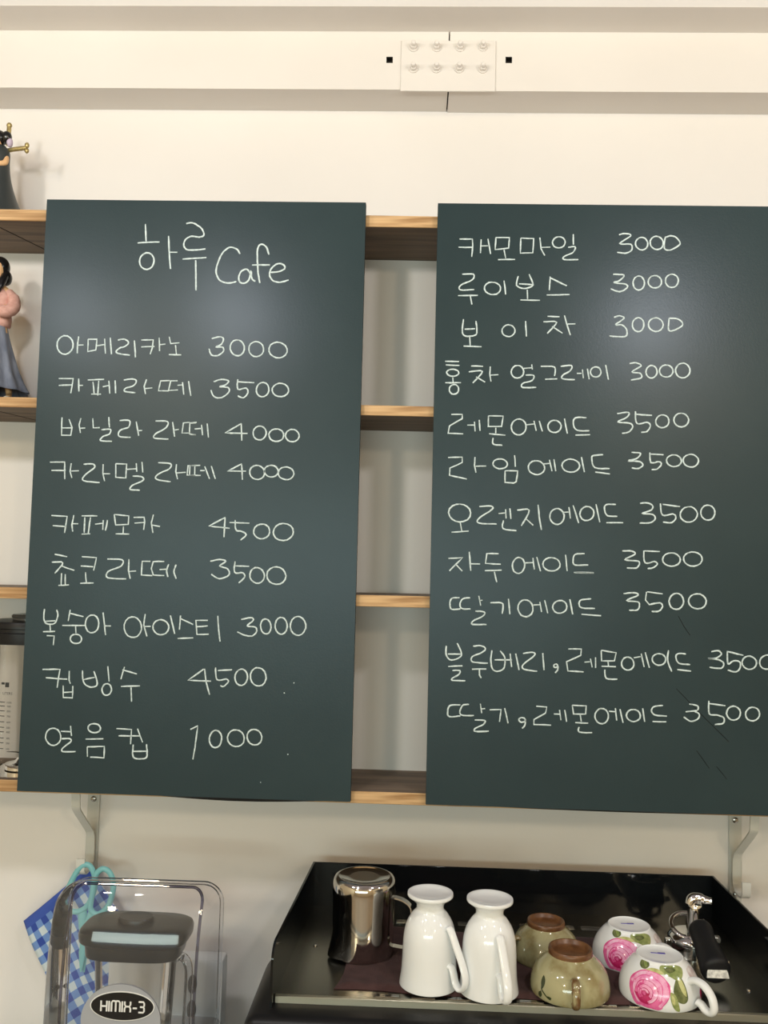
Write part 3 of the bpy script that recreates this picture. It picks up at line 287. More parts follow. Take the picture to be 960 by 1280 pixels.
"264,2376 262,2354 259,2323 258,2288 261,2257 269,2230 282,2204 298,2182 318,2168 346,2164 381,2168 415,2176 443,2188 464,2201 482,2217 494,2238 497,2264 486,2301 464,2346 441,2390 425,2419|289,2250 483,2255|298,2065 514,2079|363,2004 386,2006 419,2009 452,2010 474,2007 481,1997 481,1983 473,1967 461,1951 440,1935 410,1918 381,1902 362,1888 355,1877 354,1868 361,1860 380,1855 418,1854 471,1855 524,1857 560,1858|670,2379 692,2382 724,2387 758,2391 786,2390 810,2384 832,2374 849,2361 857,2348 854,2334 842,2318 825,2302 802,2286 770,2270 728,2255 689,2238 662,2221 647,2202 641,2180 645,2160 666,2144 713,2136 781,2132 849,2130 896,2129|659,2034 875,2040|770,2031 770,2017 771,1996 772,1974 774,1954 780,1939 787,1925 795,1914 800,1906|954,2326 951,2293 946,2246 942,2196 943,2152 947,2115 955,2080 966,2051 981,2029 1003,2017 1031,2012 1059,2013 1083,2018 1103,2027 1121,2039 1135,2057 1146,2080 1153,2112 1156,2151 1155,2191 1149,2226 1135,2256 1114,2283 1093,2305 1079,2321|998,2181 1261,2188|1232,2284 1257,2083|1315,2286 1368,2040|1425,2289 1452,2295 1492,2303 1533,2310 1563,2312 1584,2308 1600,2299 1607,2286 1600,2266 1568,2236 1518,2196 1467,2157 1433,2124 1418,2101 1415,2083 1422,2068 1442,2055 1483,2045 1542,2037 1601,2032 1641,2028|1723,2305 1746,2050|1909,2142 1899,2136 1893,2128 1890,2119 1891,2109 1895,2101 1905,2094 1918,2092 1929,2095 1939,2101 1945,2109 1948,2119 1946,2128 1941,2136 1930,2143 1919,2144 1907,2141|1952,2119 1952,2107 1952,2090 1950,2071 1947,2056 1939,2043 1929,2031 1919,2021 1912,2014|2106,2376 2302,2381 2294,2285 2083,2183 2104,2046 2338,2039|2350,2185 2433,2193|2441,2242 2469,2111|2518,2263 2520,2104|2600,2367 2607,2211 2799,2216 2826,2340 2600,2370|2706,2200 2712,2132|2607,2129 2821,2129|2657,2083 2658,2057 2658,2019 2664,1980 2680,1953 2715,1942 2764,1940 2812,1942 2845,1944|2982,2278 2948,2264 2922,2235 2908,2197 2910,2156 2925,2122 2953,2095 2985,2083 3019,2084 3051,2098 3079,2129 3091,2165 3088,2207 3071,2243 3046,2266 3013,2278 2979,2278|3089,2271 3191,2290|3199,2337 3246,2138|3259,2358 3323,2129|3438,2341 3402,2326 3375,2299 3363,2263 3369,2226 3390,2198 3422,2177 3455,2169 3493,2172 3528,2187 3557,2219 3566,2250 3558,2290 3538,2316 3507,2335 3472,2343 3428,2338|3609,2397 3605,2372 3597,2335 3592,2293 3593,2252 3605,2207 3624,2157 3643,2112 3656,2081|3866,2347 3844,2349 3811,2353 3777,2355 3752,2352 3736,2343 3725,2330 3720,2314 3719,2296 3722,2274 3730,2249 3744,2225 3765,2207 3802,2198 3850,2194 3897,2193 3929,2192|3738,2111 3943,2097|4243,2392 4264,2397 4295,2404 4327,2409 4352,2409 4370,2401 4385,2387 4394,2371 4393,2355 4379,2339 4354,2321 4325,2304 4297,2293 4270,2288 4240,2287 4213,2289 4194,2290|4194,2290 4224,2289 4268,2287 4314,2284 4352,2278 4379,2268 4402,2255 4419,2241 4428,2225 4430,2206 4426,2184 4414,2164 4393,2150 4354,2147 4302,2150 4251,2156 4216,2159|4483,2412 4483,2371 4483,2311 4486,2252 4493,2216 4507,2212 4526,2229 4548,2251 4570,2265 4594,2268 4622,2267 4647,2263 4665,2253 4675,2238 4679,2216 4678,2193 4673,2172 4663,2151 4650,2130 4632,2112 4610,2102 4581,2102 4545,2109 4511,2119 4488,2126|4475,2404 4720,2351|4783,2341 4745,2326 4715,2295 4701,2254 4707,2212 4730,2177 4760,2156 4797,2145 4840,2148 4876,2165 4905,2197 4917,2237 4911,2275 4888,2310 4851,2334 4818,2342 4775,2339|5056,2364 5015,2346 4983,2316 4966,2280 4962,2240 4975,2201 5005,2170 5044,2154 5092,2155 5135,2175 5164,2206 5179,2242 5182,2283 5167,2322 5134,2352 5094,2366 5053,2363",
"492,1493 461,1493 416,1493 370,1490 337,1481 319,1464 310,1441 306,1415 305,1392 304,1370 305,1346 312,1326 329,1314 364,1311 413,1316 462,1324 495,1329|621,1505 601,1504 572,1501 542,1495 520,1481 504,1452 491,1414 487,1375 500,1349 539,1338 598,1336 658,1339 699,1341|795,1521 817,1380|808,1440 866,1450|714,1273 744,1274 788,1276 832,1276 860,1272 870,1261 868,1245 857,1228 842,1211 817,1196 782,1180 748,1164 724,1150 711,1136 705,1123 708,1111 725,1104 766,1103 826,1107 885,1112 926,1115|935,1432 1106,1443 1087,1259|1161,1466 1214,1241|1402,1327 1387,1318 1379,1305 1378,1291 1384,1278 1397,1268 1414,1262 1432,1262 1448,1266 1462,1275 1471,1289 1471,1304 1463,1317 1452,1325 1435,1331 1416,1331 1397,1325|1471,1303 1471,1288 1472,1265 1471,1242 1467,1221 1458,1205 1446,1191 1435,1179 1426,1171|1634,1507 1793,1498 1773,1408 1603,1307 1604,1234 1860,1233|1899,1398 1987,1400|1986,1463 2007,1311|2063,1465 2092,1289|2172,1537 2193,1406 2376,1412 2383,1534 2172,1537|2294,1396 2309,1301|2221,1279 2413,1277|2277,1218 2274,1203 2269,1181 2270,1158 2285,1142 2324,1136 2380,1135 2436,1136 2474,1137|2609,1503 2570,1490 2539,1461 2520,1421 2515,1375 2526,1333 2552,1298 2586,1278 2627,1275 2666,1291 2696,1322 2713,1363 2715,1406 2704,1447 2678,1481 2643,1500 2597,1501|2722,1462 2826,1460|2820,1514 2840,1330|2886,1500 2936,1300|3091,1500 3053,1495 3017,1477 2993,1447 2984,1408 2994,1373 3017,1345 3051,1327 3090,1321 3127,1327 3163,1347 3185,1377 3192,1415 3180,1452 3158,1477 3121,1495 3081,1500|3227,1523 3255,1323|3527,1573 3500,1570 3461,1565 3420,1559 3390,1550 3373,1537 3362,1520 3358,1503 3358,1486 3363,1470 3373,1454 3389,1439 3413,1428 3451,1422 3502,1419 3551,1418 3584,1417|3372,1332 3576,1330|3916,1606 3941,1603 3978,1598 4014,1592 4039,1582 4049,1567 4053,1548 4047,1529 4030,1514 3996,1504 3946,1498 3896,1493 3862,1490|3998,1500 4012,1493 4033,1485 4053,1474 4066,1461 4069,1445 4067,1427 4059,1409 4047,1393 4027,1377 4001,1362 3972,1352 3944,1349 3914,1359 3883,1378 3854,1399 3835,1413|4207,1663 4206,1624 4204,1568 4206,1511 4215,1471 4235,1455 4263,1453 4295,1456 4324,1455 4352,1448 4382,1440 4409,1430 4427,1417 4435,1399 4437,1376 4431,1353 4418,1336 4393,1325 4357,1319 4321,1316 4296,1313|4215,1620 4451,1594|4610,1586 4570,1592 4530,1582 4497,1557 4476,1522 4470,1482 4481,1441 4503,1412 4541,1391 4578,1387 4621,1399 4652,1425 4671,1460 4676,1501 4665,1538 4635,1573 4603,1588|4892,1581 4848,1584 4807,1570 4775,1543 4757,1511 4751,1473 4759,1435 4783,1405 4820,1386 4864,1384 4904,1398 4937,1428 4954,1462 4959,1496 4949,1535 4923,1566 4882,1584",
]
SCRATCHES=[
"3751,2915 3833,2766 3929,2631|3725,1832 3998,1554 4269,1291 4499,1068|4025,919 4215,668|4323,699 4471,515",
]

# ------------------------------------------------------------------ the room
RX0, RX1, RY0, RZ1 = -2.6, 2.6, -4.5, 2.90
b = BM(); bx(b, RX0-.1, RX1+.1, 0, .12, 0, RZ1); struct('wall_back', b, M_WALL, smooth=False)
b = BM(); bx(b, RX0-.1, RX1+.1, RY0-.1, .12, -.1, 0); struct('floor', b, M_FLOOR, smooth=False)
b = BM(); bx(b, RX0-.1, RX1+.1, RY0-.1, .12, RZ1, RZ1+.1); struct('ceiling', b, M_CEIL, smooth=False)
b = BM(); bx(b, RX0-.1, RX0, RY0, 0, 0, RZ1); struct('wall_left', b, M_ROOM, smooth=False)
b = BM(); bx(b, RX1, RX1+.1, RY0, 0, 0, RZ1); struct('wall_right', b, M_ROOM, smooth=False)
WX0, WX1, WZ0, WZ1 = -2.2, 1.0, 1.25, 1.95
b = BM()
bx(b, RX0, WX0, RY0-.1, RY0, 0, RZ1); bx(b, WX1, RX1, RY0-.1, RY0, 0, RZ1)
bx(b, WX0, WX1, RY0-.1, RY0, 0, WZ0); bx(b, WX0, WX1, RY0-.1, RY0, WZ1, RZ1)
struct('wall_front', b, M_ROOM, smooth=False)
b = BM()
for x in (WX0, -1.15, -.05, WX1-.05): bx(b, x, x+.05, RY0-.09, RY0-.04, WZ0, WZ1)
for z in (WZ0, WZ1-.05): bx(b, WX0, WX1, RY0-.09, RY0-.04, z, z+.05)
struct('window_1', b, M_WHITEP, smooth=False)

# the two lengths of boxed beam along the top of the wall, a splice plate bolted over their joint
BZ0, BZ1, BY = 2.4145, 2.517, -.0707
def beam_bm(x0, x1, hx, hz, dz=0.0):
    bm = BM(); h = .0055
    xs = [x0, hx-h, hx+h, x1]; zs = [BZ0+dz, hz-h, hz+h, BZ1]
    g = [[bm.verts.new((x, BY, z)) for z in zs] for x in xs]
    for i in range(3):
        for k in range(3):
            if (i, k) != (1, 1): bm.faces.new((g[i][k], g[i+1][k], g[i+1][k+1], g[i][k+1]))
    rim = [g[1][1], g[2][1], g[2][2], g[1][2]]; inn = [bm.verts.new((v.co.x, BY+.012, v.co.z)) for v in rim]
    for i in range(4): bm.faces.new((rim[i], rim[(i+1) % 4], inn[(i+1) % 4], inn[i])).material_index = 1
    bm.faces.new(inn).material_index = 1
    ring = [g[0][0], g[1][0], g[2][0], g[3][0], g[3][1], g[3][2], g[3][3], g[2][3], g[1][3], g[0][3], g[0][2], g[0][1]]
    bk = [bm.verts.new((v.co.x, 0, v.co.z)) for v in ring]
    for i in range(12): bm.faces.new((ring[i], ring[(i+1) % 12], bk[(i+1) % 12], bk[i]))
    bm.faces.new(bk)
    return bm
struct('trim_1', beam_bm(RX0, .0425, -.0574, 2.4669), [M_BEAM, M_DARK], smooth=False)
struct('trim_2', beam_bm(.0448, RX1, .1449, 2.4677, -.0016), [M_BEAM, M_DARK], smooth=False)
b = BM(); bx(b, RX0, RX1, -.1375, 0, BZ1, BZ1+.0015); struct('trim_3', b, M_BEAM, smooth=False)
b = BM(); bx(b, .0425, .0448, -.060, 0, BZ0+.004, BZ1); struct('joint_shade', b, M_DARK, smooth=False)  # dark filler painted in as the shade inside the beam joint

t = thing('splice_plate', 'white painted steel plate with eight bolts over the joint of the ceiling beam', 'steel plate', (.0425, BY, 2.456))
b = BM(); bx(b, -.0378, .1226, BY-.0035, BY, 2.4105, 2.4995, .0008, 1); obj('plate', b, M_BEAM, t)
bolts = [(515, 58), (546, 59), (575, 59), (603, 59), (515, 87), (546, 87), (574, 87), (604, 88)]
BOLT = [(-.0170, 2.4870), (.0225, 2.4870), (.0620, 2.4872), (.1005, 2.4880), (-.0165, 2.4495), (.0225, 2.4495), (.0610, 2.4497), (.1008, 2.4495)]
for i, (x, z) in enumerate(BOLT):
    b = BM(); ang = .3*i
    def rot(bm): bmesh.ops.rotate(bm, verts=bm.verts, cent=(0, 0, 0), matrix=Matrix.Rotation(pi/2, 3, 'X'))
    lathe(b, [(0, 0), (.0080, 0), (.0080, .0022), (0, .0022)], seg=20)
    lathe(b, [(0, .0022), (.0062, .0022), (.0062, .0078), (.0055, .0086), (0, .0086)], seg=6)
    lathe(b, [(0, .0086), (.0038, .0086), (.0038, .0150), (.0030, .0160), (0, .0160)], seg=14)
    rot(b); bmesh.ops.translate(b, verts=b.verts, vec=(x, BY-.0035, z))
    obj('bolt', b, M_BEAM, t)

# ------------------------------------------------------------------ the four plank shelves
SD = .1497; SX0, SX1 = -1.05, .95
SHELVES = [(2.1435, 2.1620, .0040, 'topmost plank shelf, level with the top of the chalkboards'),
           (1.8408, 1.8568, .0030, 'second plank shelf from the top, carrying the skirted figurine'),
           (1.5430, 1.5605, -.0018, 'third plank shelf from the top, just above the blender jug'),
           (1.2445, 1.2622, 0.0, 'lowest plank shelf, behind the bottom edges of the chalkboards')]
for i, (z0, z1, tilt, lab) in enumerate(SHELVES):
    b = BM(); bx(b, SX0, SX1, -SD+.003, 0, z0, z1)
    for v in b.verts: v.co.z -= tilt*(v.co.x+.02)/.62
    s = obj('wall_shelf', b, M_WOODS, smooth=False, origin=(0, -SD/2, z0))
    tag(s, lab, 'shelf', 'plank shelves on the wall')
    b = BM(); bx(b, SX0, SX1, -SD, -SD+.003, z0, z1, .0006, 1)
    for v in b.verts: v.co.z -= tilt*(v.co.x+.02)/.62
    e = obj('front_edge', b, M_WOODF, s, smooth=False); e['label'] = 'paler raw wood front edge'
    if i in (0, 1):
        b = BM(); zb = z0-.0004
        xa, xb_ = ((-.652, -.672+.0), (-.650, -.665))[i]
        P, Q = Vector((xa, -.006, 0)), Vector((xb_-.028, -SD+.006, 0)); n_ = Vector((P.y-Q.y, Q.x-P.x, 0)).normalized()*.0013
        dz = lambda x: -tilt*(x+.02)/.62
        vs_ = [b.verts.new((q.x, q.y, z0-.0003+dz(q.x))) for q in (P+n_, P-n_, Q-n_, Q+n_)]
        f = b.faces.new(vs_); r_ = bmesh.ops.extrude_face_region(b, geom=[f])
        for v in [g for g in r_['geom'] if isinstance(g, bmesh.types.BMVert)]: v.co.z += .0006
        obj('joint_line', b, M_DARK, s, smooth=False)

# ------------------------------------------------------------------ chalkboards
def ribbon(bm, pts, w, Y, rnd):
    """a flat chalk stroke laid on a board whose front is at Y"""
    P = [Vector((p[0], 0, p[1])) for p in pts]
    # resample long spans so the hand can wobble
    Q = [P[0]]
    for a, c in zip(P, P[1:]):
        k = max(1, int((c-a).length/.008))
        for i in range(1, k+1): Q.append(a.lerp(c, i/k))
    if len(Q) < 2: return
    L = []; n = len(Q)
    for i in range(n):
        t = (Q[min(i+1, n-1)]-Q[max(i-1, 0)])
        if t.length < 1e-7: t = Vector((1, 0, 0))
        t.normalize(); nn = Vector((-t.z, 0, t.x))
        ww = w*(.86+.28*rnd.random())*(.78 if i in (0, n-1) else 1)/2
        c = Q[i]+nn*rnd.uniform(-.0002, .0002)
        L.append((c-nn*ww, c+nn*ww))
    h = .0004
    rows = [[bm.verts.new((a.x, Y+.0002, a.z)), bm.verts.new((a.x*.75+c.x*.25, Y-h, a.z*.75+c.z*.25)), bm.verts.new((a.x*.25+c.x*.75, Y-h, a.z*.25+c.z*.75)), bm.verts.new((c.x, Y+.0002, c.z))] for a, c in L]
    for A, B in zip(rows, rows[1:]):
        for k in range(3): bm.faces.new((A[k], A[k+1], B[k+1], B[k]))
def chalkboard(x0, x1, z0, z1, rows, label, bow, widths):
    YF, YBk = -.1627, -.1507
    t = thing('menu_chalkboard', label, 'chalkboard', ((x0+x1)/2, (YF+YBk)/2, z0), 'chalkboard menus')
    b = BM(); N = 40; bot = []; top = []; low = []
    # panel: straight top, bottom edge sagging a little in the middle
    for i in range(N+1):
        u = i/N; x = x0+(x1-x0)*u
        bot.append((x, z0)); top.append((x, z1)); low.append((x, z0-bow(u)))
    F = [b.verts.new((x, YF, z)) for x, z in bot]; G = [b.verts.new((x, YF, z)) for x, z in top]
    F2 = [b.verts.new((x, YBk, z)) for x, z in low]; G2 = [b.verts.new((x, YBk, z)) for x, z in top]
    for i in range(N):
        b.faces.new((F[i], F[i+1], G[i+1], G[i])); b.faces.new((F2[i+1], F2[i], G2[i], G2[i+1]))
        b.faces.new((F[i+1], F[i], F2[i], F2[i+1])).material_index = 1; b.faces.new((G[i], G[i+1], G2[i+1], G2[i]))
    for i in (0, N): b.faces.new((F[i], G[i], G2[i], F2[i])).material_index = 1
    obj('panel', b, [M_BOARD, M_EDGE], t, angle=20)
    rnd = random.Random(11)
    for k, r in enumerate(rows):
        bm = BM()
        for s in r.split('|'):
            pts = [tuple(float(v)/1e4 for v in p.split(',')) for p in s.split()]
            ribbon(bm, [(x0+p[0], z0+p[1]) for p in pts], widths[0] if k == 0 else widths[1], YF, rnd)
        obj('chalk_writing', bm, M_CHALK, t, smooth=False)
    return t
zig = lambda u: .0075*max(0.0, sin(pi*min(1, max(0, (u-.33)/.67))))
chalkboard(-.596, -.0855, 1.2495, 2.1775, MENU_LEFT, 'tall dark green chalkboard headed by a cafe name, left of the gap', zig, (.0030, .0027))
zr = lambda u: .0005+.0045*sin(pi*min(1, u*1.0))
rb_ = chalkboard(.028, .600, 1.2495, 2.1775, MENU_RIGHT, 'tall dark green chalkboard without heading, right of the gap', zr, (.0027, .0027))
b = BM(); rnd = random.Random(5)
for s in SCRATCHES[0].split('|'):
    pts = [tuple(float(v)/1e4 for v in p.split(',')) for p in s.split()]
    ribbon(b, [(.028+p[0], 1.2495+p[1]) for p in pts], .0012, -.1627, rnd)
obj('scratch_marks', b, M_SCRATCH, rb_, smooth=False)

# ------------------------------------------------------------------ shelf brackets on the wall
def bracket(xc, label, side):
    t = thing('shelf_bracket', label, 'bracket', (xc, 0, 1.06), 'white shelf brackets')
    b = BM(); bx(b, xc-.0105, xc+.0105, -.0035, 0, 1.060, 1.2435, .0008, 1); obj('upright', b, M_BRKT, t)
    path = [(-.100, 1.2405), (-.092, 1.236), (-.088, 1.226), (-.086, 1.212), (-.080, 1.200), (-.028, 1.158), (-.016, 1.146), (-.0115, 1.132), (-.0105, 1.108), (-.013, 1.097), (-.022, 1.090), (-.040, 1.088), (-.050, 1.092), (-.053, 1.100), (-.053, 1.115)]
    b = BM(); xs = xc + side*.001
    band(b, smooth_path([(xs, y, z) for y, z in path], 4), (1, 0, 0), .0135, .0028); obj('strut', b, M_BRKT, t)
    b = BM(); bx(b, xc-.0105, xc+.0105, -.115, -.0035, 1.2405, 1.2443, .0006, 1); obj('arm', b, M_BRKT, t)
    for z in (1.199, 1.0785):
        b = BM(); lathe(b, [(0, 0), (.0050, 0), (.0048, .0012), (.003, .0024), (0, .0027)], seg=18)
        bx(b, -.0028, .0028, -.0005, .0005, .0022, .0032); bx(b, -.0005, .0005, -.0028, .0028, .0022, .0032)
        bmesh.ops.rotate(b, verts=b.verts, cent=(0, 0, 0), matrix=Matrix.Rotation(pi/2, 3, 'X'))
        bmesh.ops.translate(b, verts=b.verts, vec=(xc, -.0035, z)); s = obj('screw', b, M_SCREW, t)
bracket(-.5335, 'white metal shelf bracket with scissors on its hook, under the left chalkboard', 1)
bracket(.5455, 'white metal shelf bracket with an empty hook, under the right chalkboard', -1)

# aqua scissors hanging from the left hook
YS = -.052
t = thing('scissors', 'aqua handled scissors hanging on the left bracket hook', 'scissors', (-.53, YS, 1.04))
def SP(pts): return [(x, YS, z) for x, z in pts]
b = BM(); tube(b, smooth_path(SP([(-.5165, 1.0440), (-.5075, 1.0740), (-.5120, 1.0960), (-.5225, 1.1060), (-.5375, 1.0960), (-.5545, 1.0600), (-.5560, 1.0420), (-.5480, 1.0320), (-.5320, 1.0310)]), 5, True), .0046, 10, True, flat=.8, ref=(0, 1, 0))
obj('finger_loop', b, M_CYAN, t)
b = BM(); tube(b, [(x, YS-.006, z) for x, y, z in smooth_path(SP([(-.5090, 1.0640), (-.5060, 1.0900), (-.4940, 1.1020), (-.4810, 1.0950), (-.4750, 1.0740), (-.4820, 1.0450), (-.4980, 1.0300), (-.5110, 1.0380)]), 5, True)], .0046, 10, True, flat=.8, ref=(0, 1, 0))
obj('finger_loop', b, M_CYAN, t)
for dy, p in ((0, [(-.527, 1.0335), (-.5235, 1.000), (-.521, .962), (-.5195, .935)]), (-.006, [(-.506, 1.034), (-.5150, 1.008), (-.5215, .968), (-.5225, .938)])):
    b = BM(); tube(b, [(x, YS+dy, z) for x, z in p], [.0078, .0072, .006, .0015], 10, flat=.34, ref=(0, 1, 0)); obj('blade', b, [M_CYAN], t)
b = BM(); lathe(b, [(0, 0), (.004, 0), (.0035, .003), (0, .0036)], seg=14); bmesh.ops.rotate(b, verts=b.verts, cent=(0, 0, 0), matrix=Matrix.Rotation(pi/2, 3, 'X')); bmesh.ops.translate(b, verts=b.verts, vec=(-.5195, YS-.008, 1.000))
obj('pivot_screw', b, M_SCREW, t)

# blue checked cloth hanging behind the blender
m = bpy.data.materials.new('blue_check'); m.use_nodes = True; n, l, pb = nodes(m)
tc = n.new('ShaderNodeTexCoord'); sep = n.new('ShaderNodeSeparateXYZ'); l.new(tc.outputs['UV'], sep.inputs[0])
def mnode(op, a, c=None):
    q = n.new('ShaderNodeMath'); q.operation = op
    for i, v in enumerate((a, c)):
        if v is None: continue
        if isinstance(v, (int, float)): q.inputs[i].default_value = v
        else: l.new(v, q.inputs[i])
    return q.outputs[0]
sx_ = mnode('GREATER_THAN', mnode('FRACT', mnode('MULTIPLY', sep.outputs[0], 7.0)), .5)
sy_ = mnode('GREATER_THAN', mnode('FRACT', mnode('MULTIPLY', sep.outputs[1], 8.0)), .5)
cr = n.new('ShaderNodeValToRGB'); cr.color_ramp.interpolation = 'CONSTANT'
e = cr.color_ramp.elements; e[0].color = (.62, .70, .74, 1); e[1].position = .4; e[1].color = (.17, .30, .62, 1)
q = e.new(.8); q.color = (.035, .075, .36, 1)
l.new(mnode('MULTIPLY', mnode('ADD', sx_, sy_), .5), cr.inputs[0])
hem = mnode('LESS_THAN', sep.outputs[1], .07); mx = n.new('ShaderNodeMix'); mx.data_type = 'RGBA'
l.new(hem, mx.inputs[0]); l.new(cr.outputs[0], mx.inputs[6]); mx.inputs[7].default_value = (.05, .10, .42, 1)
l.new(mx.outputs[2], pb.inputs['Base Color']); pb.inputs['Roughness'].default_value = .9
M_CHECK = m
C00, C10, C11, C01 = Vector((-.6375, 0, .9985)), Vector((-.528, 0, 1.094)), Vector((-.385, 0, .900)), Vector((-.545, 0, .815))
b = BM(); uvl = b.loops.layers.uv.new('uv'); NX, NY = 26, 30; g = []
for i in range(NX+1):
    row = []
    for k in range(NY+1):
        u, v = i/NX, k/NY
        p = C00*(1-u)*(1-v)+C10*u*(1-v)+C11*u*v+C01*(1-u)*v
        y = -.016-.008*sin(u*11+v*3)*min(1, v*1.6)-.010*u*(1-v)-.004*sin(v*9+u*5)
        row.append(b.verts.new((p.x, y, p.z)))
    g.append(row)
for i in range(NX):
    for k in range(NY):
        f = b.faces.new((g[i][k], g[i+1][k], g[i+1][k+1], g[i][k+1]))
        for lp, (a, c) in zip(f.loops, ((i, k), (i+1, k), (i+1, k+1), (i, k+1))): lp[uvl].uv = (a/NX, c/NY)
clo = obj('dish_cloth', b, M_CHECK, angle=80, origin=(-.528, -.02, .9))
so = clo.modifiers.new('thickness', 'SOLIDIFY'); so.thickness = .0018
tag(clo, 'blue and white checked cloth hanging on the wall behind the blender', 'cloth')

# ------------------------------------------------------------------ worktop under everything
t = thing('worktop', 'pale counter carrying the espresso machine and the blender, just below the view', 'counter', (0, -.3, 0))
b = BM(); bx(b, -1.3, 1.2, -.62, -.002, .76, .80, .004, 2); obj('counter_slab', b, M_WHITEP, t)
b = BM(); bx(b, -1.28, 1.18, -.58, -.004, .0, .76); obj('cabinet', b, M_ROOM, t, smooth=False)

# ------------------------------------------------------------------ espresso machine with cup tray
ZF = 1.055
t = thing('espresso_machine', 'black espresso machine with a railed steel cup tray on top', 'espresso machine', (.165, -.23, .80))
b = BM(); prism(b, [(-.1965, -.402), (.545, -.402), (.545, -.040), (-.146, -.040), (-.152, -.170), (-.1945, -.225)], 'z', .815, 1.0475)
bmesh.ops.bevel(b, geom=list(b.edges), offset=.016, segments=5, profile=.5, affect='EDGES'); obj('body', b, M_BLACK, t)
b = BM()
for x in (-.15, .50):
    for y in (-.36, -.08): lathe(b, [(0, 0), (.022, 0), (.020, .016), (0, .016)], (x, y, .80), 18)
obj('feet', b, M_RUBBER, t)
# tray floor, a thin dished sheet
def TX(y, s):   # inner x of the side walls, the tray widening a little to the front
    u = (-.05-y)/.316
    return (-.1475-.0165*u) if s < 0 else (.4905+.004*u)
b = BM(); prism(b, [(TX(-.052, -1), -.052), (TX(-.052, 1), -.052), (TX(-.352, 1), -.352), (TX(-.352, -1), -.352)], 'z', ZF-.0075, ZF)
obj('cup_tray', b, M_TRAY, t, smooth=False)
b = BM()
for x0, dx in ((-.035, .046),):
    for i in range(9):
        for dy in (0, .0035):
            xx = x0+i*dx; bx(b, xx, xx+.030, -.3447-dy, -.3427-dy, ZF-.001, ZF+.0008)
for i in range(7):
    for dy in (0, .005, .010):
        xx = -.012+i*.0475; bx(b, xx, xx+.036, -.1003-dy, -.0980-dy, ZF-.001, ZF+.0008)
sl = obj('vent_slots', b, M_CHROME, t, smooth=False); sl['label'] = 'bright edges of the vent slots'
b = BM()
for i in range(9):
    bx(b, -.035+i*.046, -.005+i*.046, -.3465, -.3445, ZF-.001, ZF+.0004)
obj('slot_openings', b, M_DARK, t, smooth=False)
# rail: back panel and two side panels with a rounded front corner
ZR = 1.123
b = BM(); bx(b, TX(-.05, -1)-.001, TX(-.05, 1)+.001, -.0525, -.0495, ZF-.006, ZR, .0008, 1); obj('back_panel', b, M_GLOSSB, t)
for s in (-1, 1):
    prof = [(-.050, ZF-.006), (-.050, ZR)] + [(-.350-.022*sin(a), ZR-.022+.022*cos(a)) for a in [radians(q) for q in range(0, 91, 10)]] + [(-.372, ZF-.010)]
    b = BM(); prism(b, prof, 'x', 0, .003)
    for v in b.verts:
        k = v.co.x; v.co.x = TX(v.co.y, s)+(k-.003 if s < 0 else k)
    obj('side_panel', b, M_GLOSSB, t, angle=25)
b = BM(); bx(b, TX(-.354, -1)+.0005, TX(-.354, 1)-.0005, -.3585, -.3522, ZF-.0155, ZF+.0012, .0006, 1); r = obj('front_trim', b, M_TRIM, t); r['label'] = 'brushed steel front strip'
b = BM()
for x, y in ((-.128, -.205), (.462, -.205), (.4585, -.29)): lathe(b, [(0, 0), (.0032, 0), (.0026, .0016), (0, .002)], (x, y, ZF), 14)
obj('tray_screw', b, M_CHROME, t)

# brown towel on the tray
b = BM(); NX, NY = 60, 30; rnd = random.Random(3)
Q00, Q10, Q11, Q01 = Vector((-.0900, -.3335, 0)), Vector((.372, -.3475, 0)), Vector((.372, -.150, 0)), Vector((-.060, -.130, 0))
top = []; bot = []
for i in range(NX+1):
    tr, br = [], []
    for k in range(NY+1):
        u, v = i/NX, k/NY
        p = Q00*(1-u)*(1-v)+Q10*u*(1-v)+Q11*u*v+Q01*(1-u)*v
        p.y += .0025*sin(u*16)*(1-v)*(v < .2)+.004*sin(u*9+1)*v; p.x += .003*sin(v*9)*(1-u)
        edge = min(u*40, v*22, (1-u)*40, (1-v)*22, 1)
        z = ZF+.0012+.0022*edge**.5+.0006*sin(u*50+v*8)*edge
        if v < .07: z += .0012*edge
        tr.append(b.verts.new((p.x, p.y, z))); br.append(b.verts.new((p.x, p.y, ZF+.0003)))
    top.append(tr); bot.append(br)
for i in range(NX):
    for k in range(NY):
        b.faces.new((top[i][k], top[i+1][k], top[i+1][k+1], top[i][k+1])); b.faces.new((bot[i][k+1], bot[i+1][k+1], bot[i+1][k], bot[i][k]))
for i in range(NX):
    b.faces.new((bot[i][0], bot[i+1][0], top[i+1][0], top[i][0])); b.faces.new((top[i][NY], top[i+1][NY], bot[i+1][NY], bot[i][NY]))
for k in range(NY):
    b.faces.new((top[0][k], top[0][k+1], bot[0][k+1], bot[0][k])); b.faces.new((bot[NX][k], bot[NX][k+1], top[NX][k+1], top[NX][k]))
tag(obj('towel', b, M_TOWEL, angle=60, origin=(.14, -.24, ZF)), 'folded dark brown towel lying under the cups on the tray', 'towel')
ZT = ZF+.0036   # what the cups stand on

